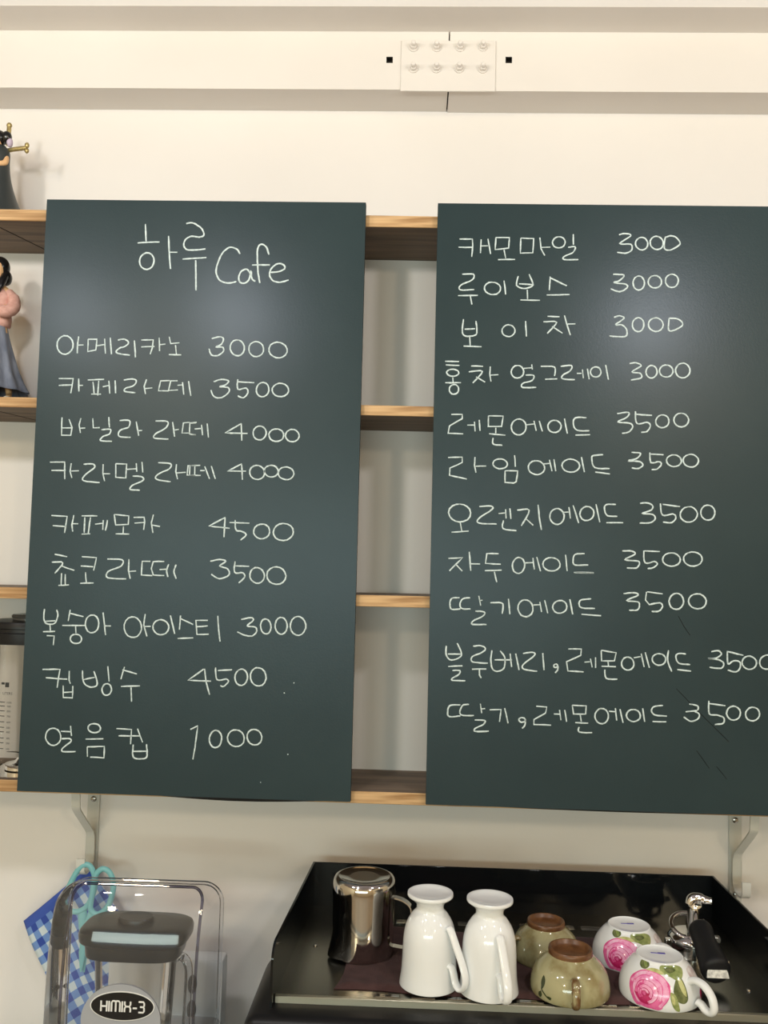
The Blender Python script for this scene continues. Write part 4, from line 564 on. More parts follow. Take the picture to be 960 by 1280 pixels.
# steel milk pitcher, upside down
PC = (-.0585, -.2262)
t = thing('milk_pitcher', 'shiny steel milk pitcher standing upside down, left of the white mugs', 'pitcher', (PC[0], PC[1], ZT))
b = BM()
def lip(a, r, z):
    d = math.atan2(sin(a-radians(200)), cos(a-radians(200)))
    return r + (.009*math.exp(-(d/.32)**2)*max(0, 1-z/.030) if z < .030 else 0)
lathe(b, [(.0405, .004), (.0415, 0), (.0425, .0005), (.0432, .006), (.0434, .03), (.0440, .06), (.0447, .085), (.0450, .094), (.0440, .1000), (.0415, .1045), (.0380, .1062), (.0355, .1060), (.0345, .1050), (.02, .1046), (0, .1045)], (PC[0], PC[1], ZT), 56, fn=lip)
lathe(b, [(.0405, .004), (.0420, .03), (.0430, .085), (.041, .098), (0, .099)], (PC[0], PC[1], ZT), 56)
obj('pitcher_body', b, M_STEEL, t, angle=50)
b = BM(); ha = radians(-8); dx, dy = cos(ha), sin(ha)
band(b, smooth_path([(PC[0]+r*dx, PC[1]+r*dy, ZT+z) for r, z in ((.0445, .0790), (.056, .0765), (.066, .070), (.0690, .060), (.0690, .030), (.0670, .016), (.060, .011), (.0430, .012))], 5), (-dy, dx, 0), .011, .0018)
obj('handle', b, M_STEEL, t, angle=50)

# ------------------------------------------------------------------ cups, all upside down
def surf(prof, s):
    """radius, height and slope of a body of revolution at distance s along its profile"""
    for (r1, z1), (r2, z2) in zip(prof, prof[1:]):
        d = math.hypot(r2-r1, z2-z1)
        if s <= d and d > 1e-9:
            k = s/d; return r1+(r2-r1)*k, z1+(z2-z1)*k, (z2-z1)/d, (r1-r2)/d
        s -= d
    return prof[-1][0], prof[-1][1], 0.0, 1.0
def decal(bm, prof, poly, off, mi=0, rings=6, a0=0.0, vs=1.0):
    """a painted shape on the cup: poly of (arc length round, arc length up), filled from its middle, laid on the surface"""
    P = smooth_path([(p[0], p[1], 0) for p in poly], 4, True); n = len(P)
    c = sum(P, Vector())/n
    def put(q):
        r, z, nr, nz = surf(prof, max(0.0, q.y*vs)); a = a0+q.x/r
        return bm.verts.new(((r+off*nr)*cos(a), (r+off*nr)*sin(a), z+off*nz))
    prev = None; mid = put(c)
    for j in range(1, rings+1):
        ring = [put(c.lerp(p, j/rings)) for p in P]
        for i in range(n):
            k = (i+1) % n
            f = bm.faces.new((mid, ring[i], ring[k])) if prev is None else bm.faces.new((prev[i], ring[i], ring[k], prev[k]))
            f.material_index = mi
        prev = ring
def fine(prof, n=5):
    return [(max(0, p.x), p.y) for p in smooth_path([(r, z, 0) for r, z in prof], n)]

# tall footed white mugs
MP = [(.0388, .0008), (.0384, .004), (.0367, .016), (.0357, .032), (.0352, .048), (.0340, .064), (.0305, .078), (.0240, .089), (.0190, .0945), (.0178, .0985), (.0190, .1035), (.0240, .1085), (.0298, .1125), (.0304, .1150)]
def white_mug(label, loc, rz):
    t = thing('footed_mug', label, 'mug', (0, 0, 0), 'tall white footed mugs')
    b = BM(); out = fine(MP, 4)
    lathe(b, [(.0366, .0010), (.0378, 0)]+out+[(.0300, .1168), (.0280, .1174), (.0255, .1160), (.014, .1140), (0, .1136)], seg=56)
    lathe(b, [(.0366, .0010), (.0345, .018), (.0325, .045), (.028, .072), (.016, .088), (0, .092)], seg=48)
    obj('mug_body', b, M_PORC, t, angle=60)
    b = BM(); pth = smooth_path([(.0325, 0, .0800), (.0365, 0, .0765), (.0455, 0, .0600), (.0560, 0, .0400), (.0610, 0, .0250), (.0590, 0, .0135), (.0515, 0, .0095), (.0450, 0, .0150), (.0415, 0, .0255), (.0385, 0, .0320), (.0345, 0, .0330)], 5)
    tube(b, pth, .0034, 14, flat=1.75, ref=(0, 1, 0))
    obj('handle', b, M_PORC, t)
    t.location = loc; t.rotation_euler = (0, 0, rz); return t
mug = white_mug('tall white footed mug turned over, right beside the steel pitcher', (.0335, -.3135, ZT), radians(-42))
dup(mug, (.1110, -.3255, ZT), radians(-72), 'tall white footed mug turned over, beside the green cups')

# green glazed cups with brown foot rings
GP = [(.0508, .0010), (.0514, .005), (.0508, .014), (.0480, .025), (.0425, .035), (.0350, .0425), (.0295, .0475), (.0282, .0500)]
GPF = fine(GP, 4)
def green_cup(label, loc, rz):
    t = thing('glazed_cup', label, 'cup', (0, 0, 0), 'green glazed cups')
    b = BM(); lathe(b, [(.0486, .0010), (.0500, 0)]+GPF+[(.0280, .0505)], seg=56)
    lathe(b, [(.0486, .0010), (.046, .016), (.040, .030), (.025, .042), (0, .045)], seg=48); obj('cup_body', b, M_GREEN, t, angle=60)
    b = BM(); lathe(b, [(.0284, .0490), (.0286, .0535), (.0278, .0568), (.0266, .0574), (.0252, .0566), (.0240, .0520), (.020, .0497), (0, .0494)], seg=48)
    f = obj('foot_ring', b, M_CLAY, t, angle=60); f['label'] = 'unglazed brown foot ring'
    b = BM(); pth = smooth_path([(.0450, 0, .0330), (.0520, 0, .0345), (.0590, 0, .0285), (.0625, 0, .0180), (.0610, 0, .0090), (.0560, 0, .0050), (.0505, 0, .0060)], 5)
    tube(b, pth, .0052, 12, flat=.75); h = obj('handle', b, noisy_handle, t)
    b = BM()
    for poly in ([(-.002, .030), (.002, .026), (.0028, .020), (0, .0135), (-.003, .019), (-.0035, .025)], [(-.003, .0095), (-.0005, .0085), (0, .005), (-.003, .0022), (-.0058, .004), (-.0055, .008)]):
        decal(b, GPF, [(x-.002, z) for x, z in poly], .00035, 0, 4, radians(-48))
    for st in ([(-.0035, .018), (-.003, .013), (.001, .010), (.006, .0065), (.0115, .0048)], [(.006, .0065), (.010, .0072), (.0125, .0062)], [(-.004, .0105), (-.0035, .0075), (-.002, .006)]):
        P = [Vector((x, z)) for x, z in st]
        for p, q in zip(P, P[1:]):
            d = (q-p).normalized(); nn = Vector((-d.y, d.x))*.0008
            decal(b, GPF, [tuple(p+nn), tuple(q+nn), tuple(q-nn), tuple(p-nn)], .0004, 0, 2, radians(-48))
    lf = obj('leaf_motif', b, M_LEAFD, t); lf['label'] = 'small dark painted twig with two leaves'
    t.location = loc; t.rotation_euler = (0, 0, rz); return t
noisy_handle = noisy(mat('handle_glaze', (.3, .22, .1), .12, spec=.6), (.15, .075, .028), (.36, .32, .17), (120, 120, 60), 4, .40, .62)
gc = green_cup('green glazed cup turned over in front, twig painted on its left side', (.2178, -.3165, ZT), radians(-93)); gc.scale = (1, 1, .95)
dup(gc, (.2010, -.2180, ZT), radians(-160), 'green glazed cup turned over behind, half hidden by its twin').scale = (.93, .93, .88)

# rose printed teacups
RP = [(.0508, .0010), (.0514, .006), (.0508, .015), (.0484, .0245), (.0440, .0340), (.0375, .0430), (.0318, .0485), (.0300, .0512)]
RPF = fine(RP, 4)
def petal(name, c1, c2): return noisy(mat(name, c1, .14), c1, c2, (130, 130, 130), 3, .36, .64)
ROSE = [petal('rose_mid', (.68, .060, .25), (.84, .17, .40)), petal('rose_light', (.82, .22, .46), (.91, .46, .66)), petal('rose_deep', (.42, .012, .09), (.58, .030, .16)), petal('rose_pale', (.88, .40, .62), (.93, .60, .76)),
        petal('leaf_green', (.20, .26, .075), (.36, .40, .16)), petal('leaf_dark', (.085, .110, .035), (.20, .22, .09)), petal('leaf_yellow', (.40, .40, .14), (.60, .60, .28)), mat('violet_mark', (.12, .10, .42), .2), petal('faded_print', (.62, .50, .50), (.80, .76, .74))]
def rose_cup(label, loc, rz):
    t = thing('rose_teacup', label, 'teacup', (0, 0, 0), 'rose printed teacups')
    b = BM(); lathe(b, [(.0490, .0010), (.0502, 0)]+RPF+[(.0296, .0530), (.0284, .0534), (.0274, .0520), (.014, .0514), (0, .0513)], seg=64)
    lathe(b, [(.0490, .0010), (.047, .018), (.041, .033), (.026, .045), (0, .048)], seg=48); obj('cup_body', b, M_PORC, t, angle=60)
    b = BM(); ha = radians(44)
    pth = smooth_path([(r*cos(ha), r*sin(ha), z) for r, z in ((.0430, .0330), (.0520, .0375), (.0640, .0350), (.0735, .0250), (.0770, .0120), (.0735, .0045), (.0660, .0048), (.0600, .0095), (.0545, .0110))], 6)
    tube(b, pth, .0046, 14, flat=1.35, ref=(-sin(ha), cos(ha), 0)); obj('handle', b, M_PORC, t)
    b = BM(); A0 = radians(-28); D = lambda poly, k, mi, a0=A0, rg=6: decal(b, RPF, poly, .00025+.00016*k, mi, rg, a0, 1.16)
    rr_ = random.Random(21); cx, cz = -.001, .0190
    D([(cx+.0270*cos(a)*(1+.05*sin(3*a)), max(.0012, cz+.0210*sin(a)*(1+.06*sin(4*a+1)))) for a in [2*pi*i/18 for i in range(18)]], 0, 0)
    lay = 0
    for R_, n_, ph in ((.0255, 5, .35), (.0200, 4, 1.0), (.0148, 4, .2), (.0100, 4, .9), (.0060, 3, .1)):
        cx2, cz2 = cx-.0055*(1-R_/.0255), cz-.0040*(1-R_/.0255)
        for q in range(n_):
            a0_ = ph+2*pi*q/n_; sp = 2*pi/n_*1.12; up_ = sin(a0_+sp/2)
            def arc(ro, ri, s0, s1):
                o_ = [(cx2+ro*cos(a0_+sp*u)*(1+.05*sin(pi*u*2+q)), max(.0012, cz2+.80*ro*sin(a0_+sp*u)*(1+.07*sin(pi*u)))) for u in [s0+(s1-s0)*k/5 for k in range(6)]]
                return o_+[(cx2+ri*cos(a0_+sp*u), max(.0012, cz2+.80*ri*sin(a0_+sp*u))) for u in [s1-(s1-s0)*k/3 for k in range(4)]]
            D(arc(R_, R_*.45, 0, 1), 1+lay*.5, 2 if R_ < .017 else 0, rg=4)
            c_ = (1 if up_ > -.35 else 0) if R_ > .015 else (1, 0, 2, 1, 0)[q % 5]
            if R_ > .018 and up_ > .75: c_ = 1
            D(arc(R_*.96, R_*.62, .05, .93), 1.4+lay*.5, c_, rg=4)
            D(arc(R_*.93, R_*.84, .15, .60), 1.7+lay*.5, 1 if c_ == 0 else 3, rg=3) if q % 2 else None
        lay += 2
    # leaves above, to the right and below the rose
    D([(-0.0163, 0.0487), (-0.0080, 0.0512), (-0.0040, 0.0462), (-0.0074, 0.0410), (-0.0135, 0.0404), (-0.0177, 0.0436)], 0, 5)
    D([(-0.0126, 0.0490), (-0.0085, 0.0490), (-0.0065, 0.0452), (-0.0092, 0.0427)], 1, 4)
    D([(-0.0074, 0.0394), (-0.0012, 0.0438), (0.0084, 0.0436), (0.0152, 0.0394), (0.0057, 0.0382)], 0, 6)
    D([(0.0089, 0.0480), (0.0198, 0.0499), (0.0321, 0.0480), (0.0403, 0.0436), (0.0410, 0.0360), (0.0349, 0.0322), (0.0239, 0.0366), (0.0116, 0.0405)], 0, 4)
    D([(0.0140, 0.0457), (0.0236, 0.0470), (0.0291, 0.0431), (0.0208, 0.0406)], 1, 5)
    D([(0.0319, 0.0349), (0.0388, 0.0349), (0.0470, 0.0247), (0.0510, 0.0133), (0.0456, 0.0089), (0.0360, 0.0120), (0.0299, 0.0222)], 0, 5)
    D([(0.0342, 0.0330), (0.0390, 0.0330), (0.0458, 0.0240), (0.0486, 0.0158), (0.0411, 0.0214)], 1, 6)
    D([(0.0259, 0.0207), (0.0328, 0.0182), (0.0375, 0.0093), (0.0389, 0.0012), (0.0335, 0.0023), (0.0286, 0.0093)], 0, 4)
    D([(0.0278, 0.0183), (0.0320, 0.0150), (0.0326, 0.0081), (0.0292, 0.0106)], 1, 6)
    # the fainter print round the far side and the violet mark under the foot
    D([(-.008, .040), (.004, .042), (.012, .036), (.010, .026), (0, .020), (-.009, .028)], 0, 8, radians(62))
    D([(-.004, .013), (.003, .016), (.008, .012), (.004, .006), (-.003, .007)], 0, 2, radians(66))
    obj('floral_print', b, ROSE, t)
    b = BM()
    for x0, x1, w in ((-.010, -.001, .0010), (-.001, .0085, .0020)): bx(b, x0, x1, .006-w, .006+w, .0512, .0518)
    bmesh.ops.rotate(b, verts=b.verts, cent=(0, 0, 0), matrix=Matrix.Rotation(radians(90), 3, 'Z'))
    mk = obj('maker_mark', b, ROSE[7], t); mk['label'] = 'tiny violet stamp under the foot'
    t.location = loc; t.rotation_euler = (0, 0, rz); return t
rc = rose_cup('pink rose teacup turned over in front, white handle to the right', (.3335, -.3165, ZT), radians(-93)); rc.scale = (1, 1, .94)
dup(rc, (.3185, -.2165, ZT), radians(-88), 'pink rose teacup turned over behind, lower half hidden by its twin').scale = (.985, .985, .90)

# portafilter lying upside down, spout up
PX, PY = .4180, -.178
t = thing('portafilter', 'chrome portafilter with black handle lying upside down, right of the teacups', 'portafilter', (PX, PY, ZF))
b = BM()
lathe(b, [(.0270, 0), (.0300, 0), (.0305, .003), (.0305, .016), (.0330, .018), (.0330, .0225), (.031, .025), (.027, .028), (.02, .027), (0, .026)], (PX, PY, ZF), 40)
lathe(b, [(.0270, 0), (.0270, .022), (0, .023)], (PX, PY, ZF), 40)
obj('basket_holder', b, M_CHROME, t, angle=40)
b = BM()
for a in (radians(190), radians(10)):
    c, s = cos(a), sin(a); x, y = PX+.0375*c, PY+.0375*s-.006; bx(b, x-.0045, x+.0045, y-.006, y+.004, ZF+.0165, ZF+.0240, .0008, 1)
obj('locking_lugs', b, M_CHROME, t)
b = BM(); tube(b, [(PX-.002+.0255*cos(a), PY+.004+.0215*sin(a), ZF+.0355+.0105*sin(a)) for a in [2*pi*i/36 for i in range(36)]], .0036, 10, True); obj('spring_ring', b, M_CHROME, t)
b = BM(); lathe(b, [(0, .022), (.0125, .023), (.0120, .046), (.0105, .058), (.0112, .067), (.0095, .071), (0, .072)], (PX+.004, PY-.004, ZF), 24)
tube(b, smooth_path([(PX-.003, PY-.004, ZF+.070), (PX-.000, PY-.004, ZF+.077), (PX+.008, PY-.005, ZF+.0795), (PX+.017, PY-.007, ZF+.0775), (PX+.026, PY-.009, ZF+.0765)], 4), [.0075, .0076, .0070, .0058, .0050], 14); obj('spout', b, M_CHROME, t)
b = BM(); tube(b, [(PX+.001, PY-.024, ZF+.036), (PX+.001, PY-.042, ZF+.046)], [.011, .0125], 18); obj('neck', b, M_CHROME, t)
b = BM(); hp = smooth_path([(PX+.001, PY-.038, ZF+.0465), (PX+.000, PY-.048, ZF+.045), (PX-.0015, PY-.070, ZF+.0375), (PX-.0025, PY-.092, ZF+.0310), (PX-.003, PY-.108, ZF+.0260), (PX-.003, PY-.117, ZF+.0230)], 4)
rr = [.0150, .0165, .0168, .0165, .0160, .0158, .0158, .0160, .0163, .0167, .0172, .0177, .0182, .0187, .0191, .0194, .0196, .0196, .0192, .0180, .0140]
tube(b, hp, rr[:len(hp)] if len(rr) >= len(hp) else rr+[.0125]*(len(hp)-len(rr)), 24); obj('grip', b, M_RUBBER, t, angle=50)
b = BM(); ex = hp[-1]; pl = [(x*.0145, z*.0165) for x, z in ((-1, -.35), (1, -.35), (.93, .1), (.72, .5), (.4, .72), (0, .8), (-.4, .72), (-.72, .5), (-.93, .1))]
prism(b, pl, 'y', -.0022, .0012)
bmesh.ops.rotate(b, verts=b.verts, cent=(0, 0, 0), matrix=Matrix.Rotation(radians(-17), 3, 'X')); bmesh.ops.translate(b, verts=b.verts, vec=(ex.x, ex.y-.0006, ex.z))
obj('end_plaque', b, M_PLAQUE, t, smooth=False)

# ------------------------------------------------------------------ blender in its clear sound cover
t = thing('blender', 'commercial blender under a clear plastic cover with an oval badge, on the left', 'blender', (-.37, -.22, .80))
def shell(x0, x1, z0, z1, r, yb, yf, edge, draft=0.0):
    """open-backed clear tray: rounded outline at yb, walls to yf, rounded into the front face"""
    bm = BM(); rows = []
    st = [(yb, 0.0)] + [(yf+edge*(1-sin(a)), edge*(1-cos(a))) for a in [radians(q) for q in (0, 22, 45, 67, 90)]]
    for y, ins in st:
        k = draft*(yb-y); o = rrect(x0+ins+k, x1-ins-k, z0, z1-ins-k, max(.004, r-ins*.6), 6, .004)
        rows.append([bm.verts.new((p[0], y, p[1])) for p in o])
    for A, B in zip(rows, rows[1:]):
        for i in range(len(A)):
            j = (i+1) % len(A); bm.faces.new((A[i], A[j], B[j], B[i]))
    bm.faces.new(rows[-1])
    return bm
b = BM(); tube(b, [(p[0], -.250, p[1]) for p in rrect(-.4720, -.2570, .802, 1.1540, .026, 8, .004)], .0030, 8, True, ref=(0, 1, 0)); obj('back_rim', b, M_PLASTIC, t)
st = [(-.250, -.4715, -.2580, 1.1535, .026), (-.262, -.4760, -.2610, 1.1545, .028), (-.290, -.4850, -.2665, 1.1570, .036), (-.300, -.4830, -.2690, 1.1580, .036), (-.306, -.4780, -.2710, 1.1580, .032), (-.310, -.4690, -.2735, 1.1570, .026), (-.3125, -.4610, -.2765, 1.1545, .020)]
b = BM(); rows = [[b.verts.new((p[0], y, p[1])) for p in rrect(x0, x1, .80, z1, r, 7, .004)] for y, x0, x1, z1, r in st]
for A, B in zip(rows, rows[1:]):
    for i in range(len(A)):
        j = (i+1) % len(A); b.faces.new((A[i], A[j], B[j], B[i]))
b.faces.new(rows[-1])
def lean(z): q = max(0.0, z-.99); return .8*q*q+20*q**4
for k in range(24):
    bmesh.ops.bisect_plane(b, geom=b.verts[:]+b.edges[:]+b.faces[:], plane_co=(0, 0, .995+.0065*k), plane_no=(0, 0, 1))
for v in b.verts: v.co.y += lean(v.co.z)*min(1, max(0, (-.25-v.co.y)/.055))
obj('front_cover', b, M_PLASTIC, t, angle=70)
b = BM(); BO = []
for p, q in zip(*(lambda o: (o, o[1:]+o[:1]))(rrect(-.4575, -.2775, .802, 1.1560, .016, 8, .004))):
    n_ = max(1, int(abs(p[1]-q[1])/.012)); BO += [(p[0]+(q[0]-p[0])*k/n_, p[1]+(q[1]-p[1])*k/n_) for k in range(n_)]
tube(b, [(p[0], -.3105+lean(p[1]), p[1]) for p in BO], .0021, 8, True, ref=(0, 1, 0)); obj('front_bead', b, M_BEAD, t)
# dark lid of the jug, a rounded square with a wider top
def squircle(a, r, z): return r/(abs(cos(a))**4+abs(sin(a))**4)**.25
b = BM(); lathe(b, [(.0700, 1.0495), (.0715, 1.0485), (.0725, 1.0505), (.0740, 1.0660), (.0800, 1.0680), (.0825, 1.0705), (.0835, 1.0795), (.0815, 1.0840), (.0760, 1.0865), (.050, 1.0880), (0, 1.0885)], (-.3825, -.2270, 0), 72, sx=.93, sy=.56, fn=squircle)
obj('jug_lid', b, M_HANDLE, t, angle=40)
b = BM(); lathe(b, [(.026, 1.0870), (.026, 1.0935), (.0245, 1.0950), (0, 1.0950)], (-.3860, -.2230, 0), 32, sy=.7); obj('lid_plug', b, M_HANDLE, t)
# badge
bd = obj('badge_disc', (lambda bm: (prism(bm, [(-.3735+.0535*cos(2*pi*i/48), .995+.0470*sin(2*pi*i/48)) for i in range(48)], 'y', -.3150, -.3120), bm)[1])(BM()), M_GREY, t)
b = BM(); E = lambda rx, rz: [(-.3715+rx*cos(2*pi*i/56), 1.0145+rz*sin(2*pi*i/56)) for i in range(56)]
prism(b, E(.0432, .0189), 'y', -.3160, -.3148, 0); prism(b, E(.0418, .0177), 'y', -.3164, -.3158, 1)
ov = obj('oval_plate', b, [M_WHITE, M_OVAL], bd); ov['label'] = 'black oval plate with a white rim'
GL = {'H': [[(0, 0), (0, 1)], [(0, .48), (.62, .48)], [(.62, 0), (.62, .62)], [(.62, .62), (.62, 1)]], 'I': [[(0, 0), (0, 1)]],
      'M': [[(0, 0), (0, .85), (.12, 1), (.36, 1), (.45, .88), (.45, 0)], [(.45, .88), (.54, 1), (.78, 1), (.9, .85), (.9, 0)]],
      'X': [[(0, 1), (0, .70), (.12, .52), (.50, .52), (.62, .70), (.62, 1)], [(0, 0), (0, .34), (.12, .52)], [(.62, 0), (.62, .34), (.50, .52)]],
      '-': [[(.05, .38), (.50, .38)]], '3': [[(0, 1), (.5, 1), (.6, .88), (.6, .64), (.5, .52), (.16, .52)], [(.5, .52), (.6, .40), (.6, .12), (.5, 0), (0, 0)]]}
b = BM(); x = -.3998; H_ = .0135; slope = .045
for ch, adv in (('H', .82), ('I', .22), ('M', 1.10), ('I', .22), ('X', .78), ('-', .62), ('3', .8)):
    for s in GL[ch]:
        tube(b, [(x+p[0]*H_*.92, -.3166, 1.0075+p[1]*H_+(x+.3998)*slope*0) for p in s], .00115, 6, flat=.4, ref=(0, 1, 0))
    x += adv*H_*.92+.0006
lt = obj('raised_lettering', b, M_WHITE, bd, smooth=False); lt['label'] = 'white letters HIMIX-3'
# jar, its handle and the motor base inside
b = BM(); lathe(b, [(.048, .905), (.050, .93), (.055, 1.03), (.057, 1.0490)], (-.3825, -.2270, 0), 48, sx=1.05, sy=.68); o = obj('jug', b, M_JARCL, t)
b = BM(); tube(b, smooth_path([(-.3250, -.236, 1.042), (-.312, -.244, 1.050), (-.3015, -.248, 1.038), (-.3010, -.248, 1.00), (-.304, -.246, .945), (-.318, -.240, .930), (-.334, -.232, .936)], 5), .0075, 12, flat=.7); obj('jug_handle', b, M_PLASTIC, t)
b = BM(); bx(b, -.468, -.280, -.262, -.100, .80, .905, .012, 3); obj('motor_base', b, M_WHITEP, t)
b = BM(); bx(b, -.4600, -.2790, -.115, -.080, .80, .9900, .006, 2); obj('rear_housing', b, M_WHITEP, t)
for z in (.9530, .9150):
    b = BM(); lathe(b, [(0, 0), (.007, 0), (.0068, .003), (0, .0035)], seg=22, sy=2.0); bmesh.ops.rotate(b, verts=b.verts, cent=(0, 0, 0), matrix=Matrix.Rotation(pi/2, 3, 'X')); bmesh.ops.translate(b, verts=b.verts, vec=(-.3260, -.115, z)); obj('button', b, M_BLACK, t)

# ------------------------------------------------------------------ measuring blender jug on the lowest shelf
JC = (-.6250, -.0745); JZ = 1.2622
t = thing('blender_jug', 'clear measuring jug with black lid standing on the lowest shelf', 'jug', (JC[0], JC[1], JZ))
JP = [(.0590, .0), (.0605, .004), (.0625, .06), (.0665, .200), (.0670, .212)]
b = BM(); lathe(b, [(0, .002)]+JP, (JC[0], JC[1], JZ), 44); o = obj('jug_body', b, M_JARCL, t)
b = BM(); lathe(b, [(.0650, .206), (.0690, .206), (.0695, .212), (.0695, .2230), (.0680, .2245), (.0680, .2300), (.0705, .2310), (.0705, .2390), (.0690, .2410), (0, .2415)], (JC[0], JC[1], JZ), 44); obj('lid', b, M_BLACK, t)
b = BM(); lathe(b, [(.0280, .2410), (.0290, .2420), (.0290, .2450), (.0305, .2460), (.0310, .2490), (.0290, .2510), (.0200, .2520), (0, .2520)], (JC[0], JC[1], JZ), 32); kn = obj('lid_cap', b, mat('smoky_cap', (.09, .085, .08), .15), t)
b = BM(); lathe(b, [(.030, .0025), (.030, .010), (.016, .013), (.010, .020), (.008, .030), (0, .031)], (JC[0], JC[1], JZ), 24)
for a in (.4, 1.9, 3.5, 5.1): 
    c, s = cos(a), sin(a); tube(b, [(JC[0]+.004*c, JC[1]+.004*s, JZ+.026), (JC[0]+.016*c, JC[1]+.016*s, JZ+.028), (JC[0]+.028*c, JC[1]+.028*s, JZ+.034+.006*sin(a*3))], [.0035, .003, .0008], 8, flat=.4)
obj('blade_unit', b, M_CHROME, t)
def jar_xyz(u, z):
    """u: metres round the front of the jug, z above its base"""
    for (r1, z1), (r2, z2) in zip(JP, JP[1:]):
        if z1 <= z <= z2: r = r1+(r2-r1)*(z-z1)/(z2-z1); break
    else: r = JP[-1][0]
    a = -pi/2+u/.065; r += .0005
    return (JC[0]+r*cos(a), JC[1]+r*sin(a), JZ+z)
b = BM()
def jquad(u0, u1, z0, z1):
    n = max(1, int((u1-u0)/.003)); A = [b.verts.new(jar_xyz(u0+(u1-u0)*i/n, z0)) for i in range(n+1)]; B = [b.verts.new(jar_xyz(u0+(u1-u0)*i/n, z1)) for i in range(n+1)]
    for i in range(n): b.faces.new((A[i], A[i+1], B[i+1], B[i]))
def jtext(txt, u, z, size):
    cu = bpy.data.curves.new('scale_text', 'FONT'); cu.body = txt; cu.size = size; cu.resolution_u = 2
    o = bpy.data.objects.new('scale_text', cu); COL.objects.link(o)
    dg = bpy.context.evaluated_depsgraph_get(); me = bpy.data.meshes.new_from_object(o.evaluated_get(dg))
    vs_ = [b.verts.new(jar_xyz(u+v.co.x, z+v.co.y)) for v in me.vertices]
    for p in me.polygons:
        try: b.faces.new([vs_[i] for i in p.vertices])
        except ValueError: pass
    bpy.data.objects.remove(o); bpy.data.curves.remove(cu); bpy.data.meshes.remove(me)
marks = [.116, .110, .1025, .0945, .0855, .077, .070, .0605, .053, .044]
for z, txt in zip(marks, ('1000', '900', '800', '700', '600', '500', '400', '300', '200', '100')):
    jquad(-.030, -.008, z, z+.0012); jtext(txt, -.0055 if len(txt) > 3 else -.0042, z-.0012, .0042)
jtext('LITERS', -.0125, .1285, .0056)
jquad(-.0085, -.0020, .140, .1475); jquad(-.0150, -.0095, .144, .1475)
mk = obj('measuring_scale', b, M_INK, t, smooth=False); mk['label'] = 'printed grey measuring scale'

# ------------------------------------------------------------------ figurines
def skin(name, verts, edges, rad, m, parent, root=0, sub=2):
    me = bpy.data.meshes.new(name); me.from_pydata(verts, edges, []); o = bpy.data.objects.new(name, me); COL.objects.link(o)
    md = o.modifiers.new('skin', 'SKIN'); md.use_smooth_shade = True
    for i, r in enumerate(rad): me.skin_vertices[0].data[i].radius = (r, r) if not isinstance(r, tuple) else r
    me.skin_vertices[0].data[root].use_root = True
    sb = o.modifiers.new('sub', 'SUBSURF'); sb.levels = sub; sb.render_levels = sub
    bpy.context.view_layer.update(); dg = bpy.context.evaluated_depsgraph_get()
    m2 = bpy.data.meshes.new_from_object(o.evaluated_get(dg)); o.modifiers.clear(); o.data = m2; m2.name = name
    m2.materials.clear(); m2.materials.append(m)
    for p in m2.polygons: p.use_smooth = True
    o.parent = parent; return o
fx, fy, fz = -.7035, -.090, 1.8590
t = thing('woman_figurine', 'figurine of a black haired woman in pink jumper and long grey skirt', 'figurine', (fx, fy, fz))
V = [(0, 0, .118), (0, 0, .150), (0, 0, .176), (0, -.001, .188), (0, -.003, .207), (0, -.004, .222),
     (.018, .002, .172), (.030, -.006, .150), (.012, -.024, .140), (-.010, -.026, .143),
     (-.018, .002, .172), (-.030, -.006, .150), (-.012, -.022, .146), (.008, -.026, .149),
     (.011, 0, .110), (.020, -.002, .060), (.0285, 0, .014), (.0330, -.016, .006), (-.011, 0, .110), (-.018, -.002, .060), (-.022, 0, .014), (-.024, -.016, .006)]
E_ = [(0, 1), (1, 2), (2, 3), (3, 4), (4, 5), (2, 6), (6, 7), (7, 8), (8, 9), (2, 10), (10, 11), (11, 12), (12, 13), (0, 14), (14, 15), (15, 16), (16, 17), (0, 18), (18, 19), (19, 20), (20, 21)]
Rr = [.016, .013, .013, .006, .0125, .011, .0075, .0065, .0050, .0035, .0075, .0065, .0050, .0035, .011, .0085, .0050, .0045, .011, .0085, .0050, .0045]
skin('body', V, E_, Rr, M_SKIN, t)
W3 = lambda x, y, z: (fx+x, fy+y, fz+z)
b = BM(); ball(b, W3(0, .004, .2135), .0155, .0160, .0170, 20, 12); ball(b, W3(.0085, .006, .198), .0105, .0125, .0125); ball(b, W3(-.010, .006, .198), .0100, .0125, .0130)
tube(b, smooth_path([W3(.0110, -.002, .198), W3(.0105, -.010, .186), W3(.0075, -.015, .174), W3(.0040, -.017, .163)], 4), [.0065, .006, .0050, .0015], 10); obj('hair', b, M_HAIR, t)
b = BM()
for s in (-1, 1): ball(b, W3(s*.005, -.0145, .208), .0016, .0012, .0020, 8, 6)
obj('eyes', b, M_HAIR, t)
def fold(a, r, z): return r*(1+.02*sin(5*a+z*90))
b = BM(); lathe(b, [(.017, .118), (.0215, .120), (.0225, .130), (.0210, .150), (.0215, .166), (.0150, .176), (.0080, .181)], (fx, fy, fz), 32, sx=1.08, sy=.85, fn=fold)
for s in (1, -1):
    pth = smooth_path([W3(s*.017, .002, .172), W3(s*.0270, -.001, .163), W3(s*.0305, -.006, .149), W3(s*.0225, -.018, .139), W3(s*.004, -.0265, .140+.004*s)], 5)
    tube(b, pth, [.0085, .0102, .0106, .0095, .0080], 14)
obj('jumper', b, M_PINK, t, angle=80)
def pleat(a, r, z): return r*(1+(.055*sin(11*a)+.03*sin(5*a+.5))*min(1, (.125-z)/.08))
